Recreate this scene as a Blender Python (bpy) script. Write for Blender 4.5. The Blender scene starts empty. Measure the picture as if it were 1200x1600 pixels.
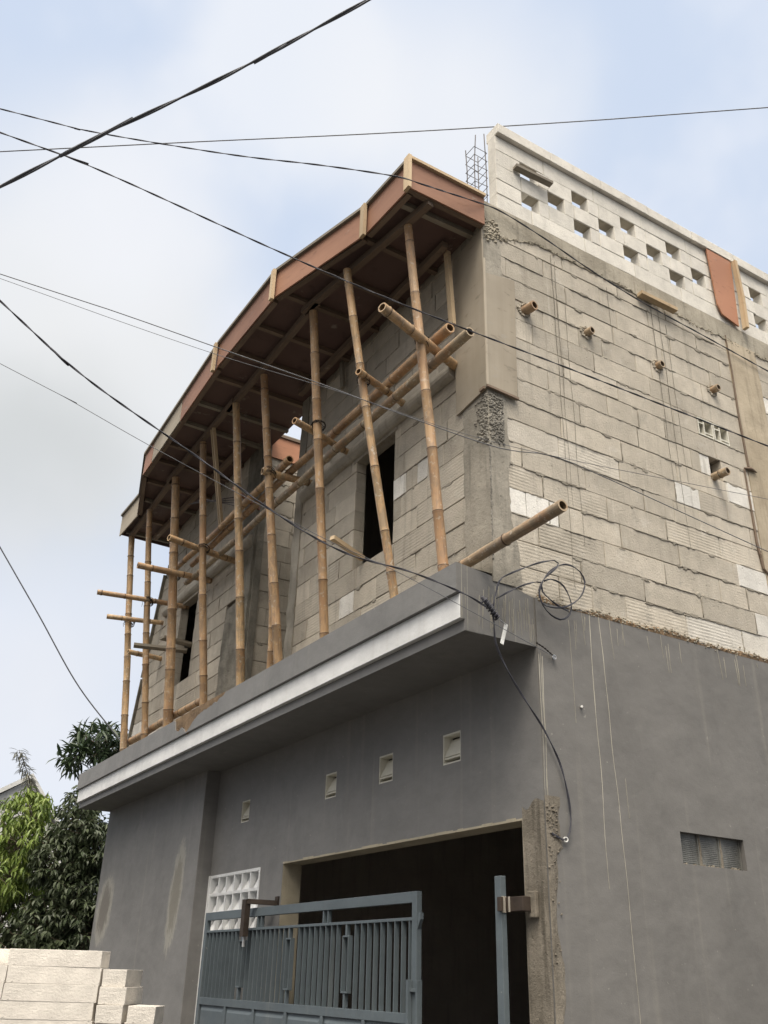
import bpy, bmesh, math, random
from mathutils import Vector, Matrix, noise
random.seed(7)
PI = math.pi
scene = bpy.context.scene
COL = scene.collection

# ------------------------------------------------------------------ camera
CAM = Vector((4.45, -3.507, 1.5))
RGT = Vector((0.523638, 0.851559, 0.025487))
DWN = Vector((-0.370682, 0.254671, -0.893161))
FWD = Vector((-0.767071, 0.458246, 0.449013))
FPX = 1451.7
cd = bpy.data.cameras.new('camera')
cam = bpy.data.objects.new('camera', cd); COL.objects.link(cam)
up = -DWN; bk = -FWD
cam.matrix_world = Matrix(((RGT.x, up.x, bk.x, CAM.x), (RGT.y, up.y, bk.y, CAM.y), (RGT.z, up.z, bk.z, CAM.z), (0, 0, 0, 1)))
cd.sensor_fit = 'VERTICAL'; cd.sensor_height = 24.0; cd.lens = FPX / 1600 * 24
cd.clip_start = 0.05; cd.clip_end = 2000
scene.camera = cam

def ray(px, py): return RGT * ((px - 600) / FPX) + DWN * ((py - 800) / FPX) + FWD
def on_x(px, py, X): v = ray(px, py); return CAM + v * ((X - CAM.x) / v.x)
def on_y(px, py, Y): v = ray(px, py); return CAM + v * ((Y - CAM.y) / v.y)
def on_z(px, py, Z): v = ray(px, py); return CAM + v * ((Z - CAM.z) / v.z)
def at(px, py, d): return CAM + ray(px, py) * d

# ------------------------------------------------------------------ light
SUN_EL, SUN_AZ = math.radians(63), math.radians(130)     # azimuth clockwise from +Y
w = bpy.data.worlds.new('World'); scene.world = w; w.use_nodes = True
nt = w.node_tree; N = nt.nodes; L = nt.links
for n in list(N): N.remove(n)
out = N.new('ShaderNodeOutputWorld'); bg = N.new('ShaderNodeBackground'); L.new(bg.outputs[0], out.inputs[0])
bg.inputs['Strength'].default_value = 0.1
sky = N.new('ShaderNodeTexSky'); sky.sky_type = 'NISHITA'; sky.sun_disc = False
sky.sun_elevation = SUN_EL; sky.sun_rotation = SUN_AZ; sky.air_density = 1.0; sky.dust_density = 2.0
def rgb(n, c, k=1.0): n.outputs[0].default_value = (c[0]*k, c[1]*k, c[2]*k, 1)
hz = N.new('ShaderNodeMix'); hz.data_type = 'RGBA'; hz.inputs[0].default_value = 0.88
L.new(sky.outputs[0], hz.inputs[6]); hz.inputs[7].default_value = (7.0, 8.0, 9.7, 1)
geo = N.new('ShaderNodeTexCoord')
def mth(op, a, b=None, c=None, nodes=N, links=L, clamp=False):
    n = nodes.new('ShaderNodeMath'); n.operation = op; n.use_clamp = clamp
    for i, v in enumerate((a, b, c)):
        if v is None: continue
        if isinstance(v, (int, float)): n.inputs[i].default_value = v
        else: links.new(v, n.inputs[i])
    return n.outputs[0]
cn = N.new('ShaderNodeTexNoise'); cn.inputs['Scale'].default_value = 2.2; cn.inputs['Detail'].default_value = 5; cn.inputs['Roughness'].default_value = 0.5
L.new(geo.outputs['Generated'], cn.inputs['Vector'])
def blob(px, py, rad, soft):
    d = ray(px, py).normalized()
    dp = N.new('ShaderNodeVectorMath'); dp.operation = 'DOT_PRODUCT'; L.new(geo.outputs['Generated'], dp.inputs[0]); dp.inputs[1].default_value = d
    a = mth('ARCCOSINE', mth('MINIMUM', dp.outputs['Value'], 0.99999))
    a = mth('ADD', a, mth('MULTIPLY', mth('SUBTRACT', cn.outputs[0], 0.5), 0.42))
    n = N.new('ShaderNodeMapRange'); n.interpolation_type = 'SMOOTHSTEP'; L.new(a, n.inputs[0])
    n.inputs[1].default_value = rad + soft; n.inputs[2].default_value = rad - soft; n.inputs[3].default_value = 0; n.inputs[4].default_value = 1
    return n.outputs[0]
cur = hz.outputs[2]
def over(cur, mask, col, k):
    m = N.new('ShaderNodeMix'); m.data_type = 'RGBA'
    L.new(mth('MULTIPLY', mask, k), m.inputs[0]); L.new(cur, m.inputs[6]); m.inputs[7].default_value = (*col, 1); return m.outputs[2]
veil = N.new('ShaderNodeMapRange'); veil.interpolation_type = 'SMOOTHSTEP'; L.new(cn.outputs[0], veil.inputs[0]); veil.inputs[1].default_value = 0.47; veil.inputs[2].default_value = 0.60
cur = over(cur, veil.outputs[0], (8.7, 9.0, 9.7), 0.7)
cur = over(cur, blob(470, 90, 0.10, 0.05), (8.7, 9.0, 9.6), 0.85)
cur = over(cur, blob(60, 480, 0.14, 0.10), (8.5, 8.7, 9.0), 0.95)
cur = over(cur, blob(190, 560, 0.13, 0.07), (8.5, 8.6, 8.7), 0.85)
cur = over(cur, blob(60, 730, 0.085, 0.08), (6.5, 6.75, 6.85), 0.9)
cur = over(cur, blob(700, 190, 0.10, 0.07), (8.9, 9.1, 9.5), 0.8)
cur = over(cur, blob(200, 330, 0.09, 0.07), (8.9, 9.1, 9.6), 0.8)
cur = over(cur, blob(60, 1060, 0.12, 0.12), (8.4, 8.6, 9.1), 0.8)
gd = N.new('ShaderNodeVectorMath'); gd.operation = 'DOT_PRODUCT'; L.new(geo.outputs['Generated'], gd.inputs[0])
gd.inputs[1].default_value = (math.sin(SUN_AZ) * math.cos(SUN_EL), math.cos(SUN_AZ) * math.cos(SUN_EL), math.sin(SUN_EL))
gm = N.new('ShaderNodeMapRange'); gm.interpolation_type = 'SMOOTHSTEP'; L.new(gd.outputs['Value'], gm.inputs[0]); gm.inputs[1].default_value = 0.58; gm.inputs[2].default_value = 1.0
cur = over(cur, gm.outputs[0], (48.0, 44.5, 39.5), 1.0)      # hazy glow round the unseen sun, added to brighten the walls
# unseen dark sky added low behind the camera, to shade under the canopy
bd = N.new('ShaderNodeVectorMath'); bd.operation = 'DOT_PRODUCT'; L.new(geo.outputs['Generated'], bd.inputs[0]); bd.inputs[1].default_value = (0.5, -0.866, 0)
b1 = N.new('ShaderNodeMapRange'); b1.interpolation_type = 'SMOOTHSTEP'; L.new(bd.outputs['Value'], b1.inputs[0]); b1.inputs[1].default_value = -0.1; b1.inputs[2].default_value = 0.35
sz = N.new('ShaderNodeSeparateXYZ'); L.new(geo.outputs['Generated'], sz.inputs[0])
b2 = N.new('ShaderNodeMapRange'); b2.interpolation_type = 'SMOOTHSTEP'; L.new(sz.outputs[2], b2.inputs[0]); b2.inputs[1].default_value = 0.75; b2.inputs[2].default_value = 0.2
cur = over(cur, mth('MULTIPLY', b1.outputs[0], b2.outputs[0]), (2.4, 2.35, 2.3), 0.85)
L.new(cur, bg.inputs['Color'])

sd = bpy.data.lights.new('sun', 'SUN'); sd.energy = 2.8; sd.angle = math.radians(20); sd.color = (1.0, 0.915, 0.80)
so = bpy.data.objects.new('sun', sd); COL.objects.link(so)
sdir = Vector((math.sin(SUN_AZ) * math.cos(SUN_EL), math.cos(SUN_AZ) * math.cos(SUN_EL), math.sin(SUN_EL)))
so.rotation_euler = sdir.to_track_quat('Z', 'Y').to_euler(); so.location = (0, 0, 30)
scene.view_settings.view_transform = 'Standard'; scene.view_settings.look = 'None'
scene.view_settings.exposure = 0.0; scene.view_settings.gamma = 1.0; scene.view_settings.use_curve_mapping = False

# ------------------------------------------------------------------ materials
def newmat(name, rough=0.9):
    m = bpy.data.materials.new(name); m.use_nodes = True
    n = m.node_tree.nodes; b = n['Principled BSDF']; b.inputs['Roughness'].default_value = rough
    b.inputs['Specular IOR Level'].default_value = 0.25
    return m, n, m.node_tree.links, b
class G:
    def __init__(s, m): s.n = m.node_tree.nodes; s.l = m.node_tree.links; s.tc = s.n.new('ShaderNodeTexCoord')
    def m(s, op, a, b=None, c=None, clamp=False): return mth(op, a, b, c, s.n, s.l, clamp)
    def vec(s, scale=(1, 1, 1), src='Object'):
        mp = s.n.new('ShaderNodeMapping'); mp.inputs['Scale'].default_value = scale; s.l.new(s.tc.outputs[src], mp.inputs[0]); return mp.outputs[0]
    def noise(s, v, sc, det=4, ro=0.55):
        t = s.n.new('ShaderNodeTexNoise'); t.inputs['Scale'].default_value = sc; t.inputs['Detail'].default_value = det; t.inputs['Roughness'].default_value = ro
        s.l.new(v, t.inputs['Vector']); return t.outputs[0]
    def ramp(s, v, a, b, lo=0.0, hi=1.0):
        t = s.n.new('ShaderNodeMapRange'); t.interpolation_type = 'SMOOTHSTEP'; s.l.new(v, t.inputs[0])
        for i, q in enumerate((a, b, lo, hi)): t.inputs[i+1].default_value = q
        return t.outputs[0]
    def mix(s, f, a, b):
        t = s.n.new('ShaderNodeMix'); t.data_type = 'RGBA'
        for i, q in ((0, f), (6, a), (7, b)):
            if isinstance(q, (int, float)): t.inputs[i].default_value = q
            elif isinstance(q, tuple): t.inputs[i].default_value = (*q, 1)
            else: s.l.new(q, t.inputs[i])
        return t.outputs[2]
    def scale(s, c, v):
        t = s.n.new('ShaderNodeVectorMath'); t.operation = 'SCALE'; 
        if isinstance(c, tuple): t.inputs[0].default_value = c
        else: s.l.new(c, t.inputs[0])
        if isinstance(v, (int, float)): t.inputs[3].default_value = v
        else: s.l.new(v, t.inputs[3])
        return t.outputs[0]
    def bump(s, b, h, dist=0.004, strength=1.0):
        t = s.n.new('ShaderNodeBump'); t.inputs['Distance'].default_value = dist; t.inputs['Strength'].default_value = strength
        s.l.new(h, t.inputs['Height']); s.l.new(t.outputs[0], b.inputs['Normal'])
    def tint(s):
        t = s.n.new('ShaderNodeVertexColor'); t.layer_name = 'Tint'; q = s.n.new('ShaderNodeSeparateColor'); s.l.new(t.outputs[0], q.inputs[0])
        return q.outputs[0], q.outputs[1], q.outputs[2]
    def xyz(s, src='Object'):
        q = s.n.new('ShaderNodeSeparateXYZ'); s.l.new(s.tc.outputs[src], q.inputs[0]); return q.outputs
    def rnd(s): t = s.n.new('ShaderNodeObjectInfo'); return t.outputs['Random']

def mat_block(name, old, dark, new, dirt=1.0):
    m, n, l, b = newmat(name, 0.95); g = G(m); r, h, wh = g.tint()
    v = g.vec()
    c = g.mix(wh, old, new)
    big = g.ramp(g.noise(v, 0.9, 5), 0.38, 0.66)
    c = g.mix(g.m('MULTIPLY', big, g.m('MULTIPLY', g.m('SUBTRACT', 1.0, wh), 0.55 * dirt)), c, dark)
    st = g.ramp(g.noise(g.vec((7, 7, 0.45)), 1.6, 4, 0.6), 0.55, 0.72)
    c = g.mix(g.m('MULTIPLY', st, 0.42 * dirt), c, tuple(x * 0.72 for x in dark))
    st2 = g.ramp(g.noise(g.vec((11, 11, 0.5)), 2.0, 3, 0.5), 0.64, 0.72)
    c = g.mix(g.m('MULTIPLY', st2, 0.35 * dirt), c, (0.62, 0.58, 0.5))
    lt = g.ramp(g.noise(g.vec((1, 1, 1.6)), 4.5, 6, 0.7), 0.56, 0.68)
    c = g.mix(g.m('MULTIPLY', lt, 0.35 * dirt), c, (0.60, 0.57, 0.51))
    gr = g.ramp(g.noise(g.vec((1.5, 1.5, 0.8)), 2.7, 7, 0.7), 0.58, 0.70)
    c = g.mix(g.m('MULTIPLY', gr, 0.5 * dirt), c, (0.27, 0.255, 0.225))
    sp = g.ramp(g.noise(v, 38, 3, 0.6), 0.66, 0.74)
    c = g.mix(g.m('MULTIPLY', sp, 0.5), c, tuple(x * 0.5 for x in dark))
    c = g.scale(c, g.m('MULTIPLY', r, g.ramp(g.noise(v, 7, 6, 0.65), 0.2, 0.8, 0.86, 1.12)))
    l.new(c, b.inputs['Base Color'])
    z = g.xyz()[2]
    zz = g.m('ADD', z, g.m('MULTIPLY', g.noise(v, 2.0, 2), 0.015))
    hw = g.m('MULTIPLY', g.m('SINE', g.m('MULTIPLY', zz, 2 * PI / 0.026)), g.m('MULTIPLY', h, g.ramp(g.noise(v, 1.8, 2), 0.3, 0.6, 0.15, 1.0)))
    hh = g.m('ADD', g.m('MULTIPLY', hw, 0.13), g.m('MULTIPLY', g.noise(v, 60, 5, 0.7), 1.0))
    hh = g.m('ADD', hh, g.m('MULTIPLY', sp, -0.8))
    g.bump(b, hh, 0.006); return m
M = {}
M['block'] = mat_block('weathered_block', (0.515, 0.468, 0.392), (0.37, 0.335, 0.275), (0.74, 0.72, 0.67))
M['block_white'] = mat_block('fresh_block', (0.72, 0.69, 0.625), (0.56, 0.53, 0.46), (0.8, 0.78, 0.72), 0.35)
M['pile_block'] = mat_block('cream_block', (0.68, 0.64, 0.58), (0.62, 0.58, 0.52), (0.8, 0.76, 0.68), 0.2)

def mat_conc(name, a, bb, sc=1.0, bump=0.008, streak=0.5, rough=0.95):
    m, n, l, b = newmat(name, rough); g = G(m); v = g.vec()
    c = g.mix(g.ramp(g.noise(v, 2.2 * sc, 6, 0.6), 0.32, 0.68), a, bb)
    s = g.ramp(g.noise(g.vec((9, 9, 0.7)), 1.8, 4, 0.6), 0.5, 0.7)
    c = g.mix(g.m('MULTIPLY', s, streak), c, tuple(x * 0.6 for x in bb))
    p = g.ramp(g.noise(v, 45 * sc, 4, 0.65), 0.6, 0.75)
    c = g.mix(g.m('MULTIPLY', p, 0.5), c, tuple(x * 0.45 for x in bb))
    l.new(c, b.inputs['Base Color'])
    g.bump(b, g.m('ADD', g.noise(v, 22 * sc, 8, 0.75), g.m('MULTIPLY', p, -0.4)), bump); return m
M['concrete'] = mat_conc('cast_concrete', (0.40, 0.36, 0.30), (0.27, 0.245, 0.20))
M['beam'] = mat_conc('beam_concrete', (0.44, 0.40, 0.325), (0.30, 0.27, 0.215), 1.0, 0.01, 0.5)
M['column_tan'] = mat_conc('tan_column_concrete', (0.50, 0.43, 0.325), (0.38, 0.32, 0.235), 1.0, 0.006, 0.4)
M['column'] = mat_conc('column_concrete', (0.385, 0.355, 0.30), (0.25, 0.232, 0.195))
M['rough'] = mat_conc('rough_mortar', (0.31, 0.29, 0.245), (0.18, 0.168, 0.14), 2.0, 0.03, 0.3)
M['vent_dirty'] = mat_conc('dirty_glass_block', (0.25, 0.25, 0.23), (0.12, 0.12, 0.11), 1.5, 0.004, 0.3, 0.35)
M['mortar'] = mat_conc('joint_mortar', (0.36, 0.33, 0.275), (0.25, 0.225, 0.185), 2.0, 0.006, 0.2)
M['joint'] = mat_conc('joint_backing', (0.28, 0.25, 0.21), (0.19, 0.17, 0.14), 2.0, 0.006, 0.2)  # darker mortar backing seen in the gaps between blocks
M['slab'] = mat_conc('slab_concrete', (0.46, 0.43, 0.37), (0.34, 0.31, 0.26), 1.0, 0.004, 0.3)
M['bare'] = mat_conc('bare_jamb_mortar', (0.27, 0.24, 0.195), (0.165, 0.145, 0.115), 1.3, 0.012, 0.8)
M['soil'] = mat_conc('broken_plaster', (0.36, 0.25, 0.15), (0.20, 0.14, 0.09), 2.0, 0.03, 0.2)
M['gravel'] = mat_conc('gravel', (0.34, 0.32, 0.28), (0.17, 0.16, 0.14), 3.0, 0.004, 0.0)
M['dark_in'] = mat_conc('interior_plaster', (0.42, 0.385, 0.35), (0.36, 0.33, 0.30), 1.0, 0.004, 0.3)
M['reveal'] = mat_conc('beige_reveal', (0.46, 0.41, 0.31), (0.36, 0.32, 0.24), 1.0, 0.003, 0.2)
M['street'] = mat_conc('street_asphalt', (0.065, 0.062, 0.058), (0.045, 0.043, 0.04), 0.5, 0.004, 0.0)

def mat_paint(name, c0, c1, patches=(), drips=False):
    m, n, l, b = newmat(name, 0.62); g = G(m); v = g.vec(); b.inputs['Specular IOR Level'].default_value = 0.3
    c = g.mix(g.ramp(g.noise(v, 0.8, 6, 0.6), 0.35, 0.65), c0, c1)
    c = g.scale(c, g.ramp(g.noise(g.vec((1, 1, 2.2)), 3.5, 6, 0.7), 0.25, 0.75, 0.93, 1.07))
    rp = g.ramp(g.noise(g.vec((0.9, 0.9, 0.5)), 1.9, 8, 0.7), 0.52, 0.60)
    c = g.scale(c, g.m('SUBTRACT', 1.0, g.m('MULTIPLY', rp, 0.075)))
    du_ = g.ramp(g.xyz()[2], 1.6, 0.0)
    c = g.mix(g.m('MULTIPLY', g.m('MULTIPLY', du_, g.ramp(g.noise(v, 3.0, 6, 0.7), 0.4, 0.65)), 0.25), c, (0.30, 0.27, 0.22))
    fl = g.ramp(g.noise(v, 26, 3, 0.5), 0.72, 0.76)
    c = g.mix(g.m('MULTIPLY', fl, 0.35), c, (0.42, 0.40, 0.35))
    if drips:
        d = g.ramp(g.noise(g.vec((30, 30, 0.35)), 1.5, 2, 0.4), 0.62, 0.70)
        c = g.mix(g.m('MULTIPLY', d, 0.55), c, (0.42, 0.39, 0.32))
    else:
        d = g.ramp(g.noise(g.vec((7, 7, 0.3)), 1.5, 3, 0.5), 0.58, 0.74)
        c = g.mix(g.m('MULTIPLY', d, 0.12), c, (0.4, 0.37, 0.31))
    x, y, z = g.xyz()
    for (cx, cz, rx, rz, sk, col) in patches:
        wob = g.m('MULTIPLY', g.m('SUBTRACT', g.noise(g.vec((7, 7, 2.6)), 2.4, 8, 0.75), 0.5), 1.7)
        u = g.m('DIVIDE', g.m('SUBTRACT', g.m('SUBTRACT', x, cx), g.m('MULTIPLY', g.m('SUBTRACT', z, cz), sk)), rx)
        q = g.m('DIVIDE', g.m('SUBTRACT', z, cz), rz)
        d = g.m('SQRT', g.m('ADD', g.m('MULTIPLY', u, u), g.m('MULTIPLY', q, q)))
        d = g.m('ADD', d, wob)
        c = g.mix(g.m('MULTIPLY', g.ramp(d, 1.3, 0.95), 0.55), c, (0.40, 0.38, 0.32))
        c = g.mix(g.m('MULTIPLY', g.ramp(d, 1.0, 0.6), 0.75), c, col)
    l.new(c, b.inputs['Base Color'])
    g.bump(b, g.m('ADD', g.noise(v, 5, 3, 0.5), g.m('MULTIPLY', g.noise(v, 90, 3, 0.6), 0.12)), 0.008); return m
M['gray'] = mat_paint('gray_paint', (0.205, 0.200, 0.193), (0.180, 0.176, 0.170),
    ((-8.42, 2.20, 0.27, 0.35, 0.12, (0.125, 0.11, 0.095)), (-5.84, 2.24, 0.16, 0.48, 0.10, (0.175, 0.16, 0.13))))
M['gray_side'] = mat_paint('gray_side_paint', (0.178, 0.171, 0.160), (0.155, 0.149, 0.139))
M['gray_trim'] = mat_paint('gray_trim_paint', (0.215, 0.212, 0.205), (0.195, 0.192, 0.186))
M['gray_end'] = mat_paint('gray_drip_paint', (0.180, 0.175, 0.165), (0.155, 0.150, 0.142), (), True)
M['white'] = mat_paint('white_paint', (0.76, 0.765, 0.76), (0.70, 0.705, 0.70))
M['cream'] = mat_paint('cream_vent_paint', (0.66, 0.64, 0.56), (0.56, 0.54, 0.46))
M['gate'] = mat_paint('gate_paint', (0.112, 0.137, 0.152), (0.094, 0.115, 0.129))
M['drip'] = mat_paint('cement_drip', (0.42, 0.40, 0.34), (0.36, 0.34, 0.28))

def mat_wood(name, a, bb, rough=0.75, grain=14.0):
    m, n, l, b = newmat(name, rough); g = G(m)
    v = g.vec((1, 0.06, 1), 'UV')
    f = g.noise(v, grain, 5, 0.65)
    c = g.mix(g.ramp(f, 0.3, 0.7), a, bb)
    big = g.ramp(g.noise(g.vec(), 1.7, 4), 0.35, 0.7)
    c = g.mix(g.m('MULTIPLY', big, 0.35), c, tuple(x * 0.6 for x in bb))
    ce = g.ramp(g.noise(g.vec((1, 1, 2)), 5.0, 6, 0.7), 0.60, 0.72)
    c = g.mix(g.m('MULTIPLY', ce, 0.45), c, (0.42, 0.39, 0.34))
    dk = g.ramp(g.noise(g.vec((2, 2, 6)), 3.5, 5, 0.65), 0.58, 0.72)
    c = g.mix(g.m('MULTIPLY', dk, 0.5), c, tuple(x * 0.45 for x in bb))
    c = g.scale(c, g.m('ADD', g.m('MULTIPLY', g.rnd(), 0.35), 0.8))
    l.new(c, b.inputs['Base Color']); g.bump(b, f, 0.003); return m
M['timber'] = mat_wood('sawn_timber', (0.62, 0.49, 0.33), (0.48, 0.35, 0.21))
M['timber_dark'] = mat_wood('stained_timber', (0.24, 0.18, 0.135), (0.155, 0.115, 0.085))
M['timber_gray'] = mat_wood('grey_timber', (0.30, 0.27, 0.22), (0.20, 0.175, 0.14))
M['ply_red'] = mat_wood('red_formwork_ply', (0.37, 0.20, 0.13), (0.28, 0.145, 0.095), 0.6, 3.0)
M['ply_orange'] = mat_wood('orange_formwork_ply', (0.48, 0.24, 0.145), (0.39, 0.185, 0.11), 0.6, 3.0)
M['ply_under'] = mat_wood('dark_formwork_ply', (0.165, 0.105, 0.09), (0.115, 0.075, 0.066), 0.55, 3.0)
M['ply_tan'] = mat_wood('tan_formwork_ply', (0.46, 0.405, 0.325), (0.38, 0.33, 0.255), 0.8, 3.0)
M['ply_pale'] = mat_wood('pale_weathered_ply', (0.40, 0.36, 0.29), (0.30, 0.25, 0.19), 0.8, 3.0)

def mat_bamboo(name, a, bb):
    m, n, l, b = newmat(name, 0.5); g = G(m); r, h, _ = g.tint(); b.inputs['Specular IOR Level'].default_value = 0.35
    f = g.noise(g.vec((5, 0.8, 1), 'UV'), 6.0, 5, 0.6)
    c = g.mix(g.ramp(f, 0.3, 0.7), a, bb)
    c = g.mix(g.m('MULTIPLY', g.ramp(g.noise(g.vec((2.2, 2.2, 1)), 2.4, 5), 0.46, 0.62), 0.6), c, (0.35, 0.195, 0.10))
    gs = g.ramp(g.noise(g.vec((4, 4, 1.6)), 4.1, 6, 0.7), 0.47, 0.58)
    c = g.mix(g.m('MULTIPLY', gs, 0.6), c, (0.22, 0.185, 0.135))
    c = g.mix(g.m('MULTIPLY', h, 0.8), c, (0.13, 0.08, 0.05))
    cr = g.ramp(g.noise(g.vec((5, 0.5, 1), 'UV'), 2.0, 4, 0.7), 0.60, 0.66)
    c = g.mix(g.m('MULTIPLY', cr, 0.7), c, (0.13, 0.08, 0.05))
    sp = g.ramp(g.noise(g.vec(), 30.0, 3), 0.60, 0.66)
    c = g.mix(g.m('MULTIPLY', sp, 0.6), c, (0.6, 0.55, 0.45))
    c = g.mix(g.ramp(g.rnd(), 0.15, 1.0, 0.0, 0.35), c, (0.33, 0.19, 0.11))
    c = g.scale(c, r)
    l.new(c, b.inputs['Base Color']); g.bump(b, f, 0.002); return m
M['bamboo'] = mat_bamboo('bamboo', (0.60, 0.43, 0.25), (0.45, 0.29, 0.15))
M['bamboo_dull'] = mat_bamboo('weathered_bamboo', (0.42, 0.34, 0.23), (0.30, 0.225, 0.145))

def mat_flat(name, c, rough=0.6, metal=0.0):
    m, n, l, b = newmat(name, rough); g = G(m)
    cc = g.scale(c, g.ramp(g.noise(g.vec(), 14, 4, 0.6), 0.25, 0.75, 0.75, 1.25)); l.new(cc, b.inputs['Base Color'])
    b.inputs['Metallic'].default_value = metal; return m
M['cable'] = mat_flat('black_cable', (0.06, 0.06, 0.072), 0.5)
M['cable_gray'] = mat_flat('grey_cable', (0.13, 0.135, 0.15), 0.5)
M['wire'] = mat_flat('binding_wire', (0.03, 0.025, 0.022), 0.7)
M['rebar'] = mat_flat('rebar_steel', (0.13, 0.12, 0.12), 0.6, 0.5)
M['steel'] = mat_flat('galvanised_steel', (0.5, 0.5, 0.5), 0.4, 0.8)
M['rust'] = mat_flat('brown_steel', (0.055, 0.042, 0.034), 0.7, 0.3)
M['pvc'] = mat_flat('white_plastic', (0.75, 0.75, 0.72), 0.4)
def mat_leaf(name, a, bb):
    m, n, l, b = newmat(name, 0.45); g = G(m); r, h, _ = g.tint(); b.inputs['Specular IOR Level'].default_value = 0.4
    c = g.mix(r, a, bb); l.new(c, b.inputs['Base Color'])
    tr = n.new('ShaderNodeBsdfTranslucent'); l.new(c, tr.inputs[0]); mx = n.new('ShaderNodeMixShader'); mx.inputs[0].default_value = 0.25
    l.new(b.outputs[0], mx.inputs[1]); l.new(tr.outputs[0], mx.inputs[2]); l.new(mx.outputs[0], n['Material Output'].inputs[0]); return m
M['leaf_dark'] = mat_leaf('dark_leaf', (0.026, 0.042, 0.018), (0.115, 0.14, 0.075))
M['leaf_light'] = mat_leaf('light_leaf', (0.085, 0.145, 0.028), (0.26, 0.33, 0.07))
M['leaf_mid'] = mat_leaf('mid_leaf', (0.05, 0.08, 0.03), (0.13, 0.15, 0.06))
M['leaf_green'] = mat_leaf('deep_green_leaf', (0.025, 0.045, 0.022), (0.07, 0.10, 0.05))
M['leaf_dry'] = mat_leaf('dry_leaf', (0.13, 0.13, 0.10), (0.26, 0.26, 0.21))
M['bark'] = mat_flat('bark', (0.12, 0.095, 0.07), 0.9)
M['roof_far'] = mat_conc('grey_roof_sheet', (0.62, 0.62, 0.60), (0.54, 0.54, 0.52), 0.4, 0.01, 0.3)

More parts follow.
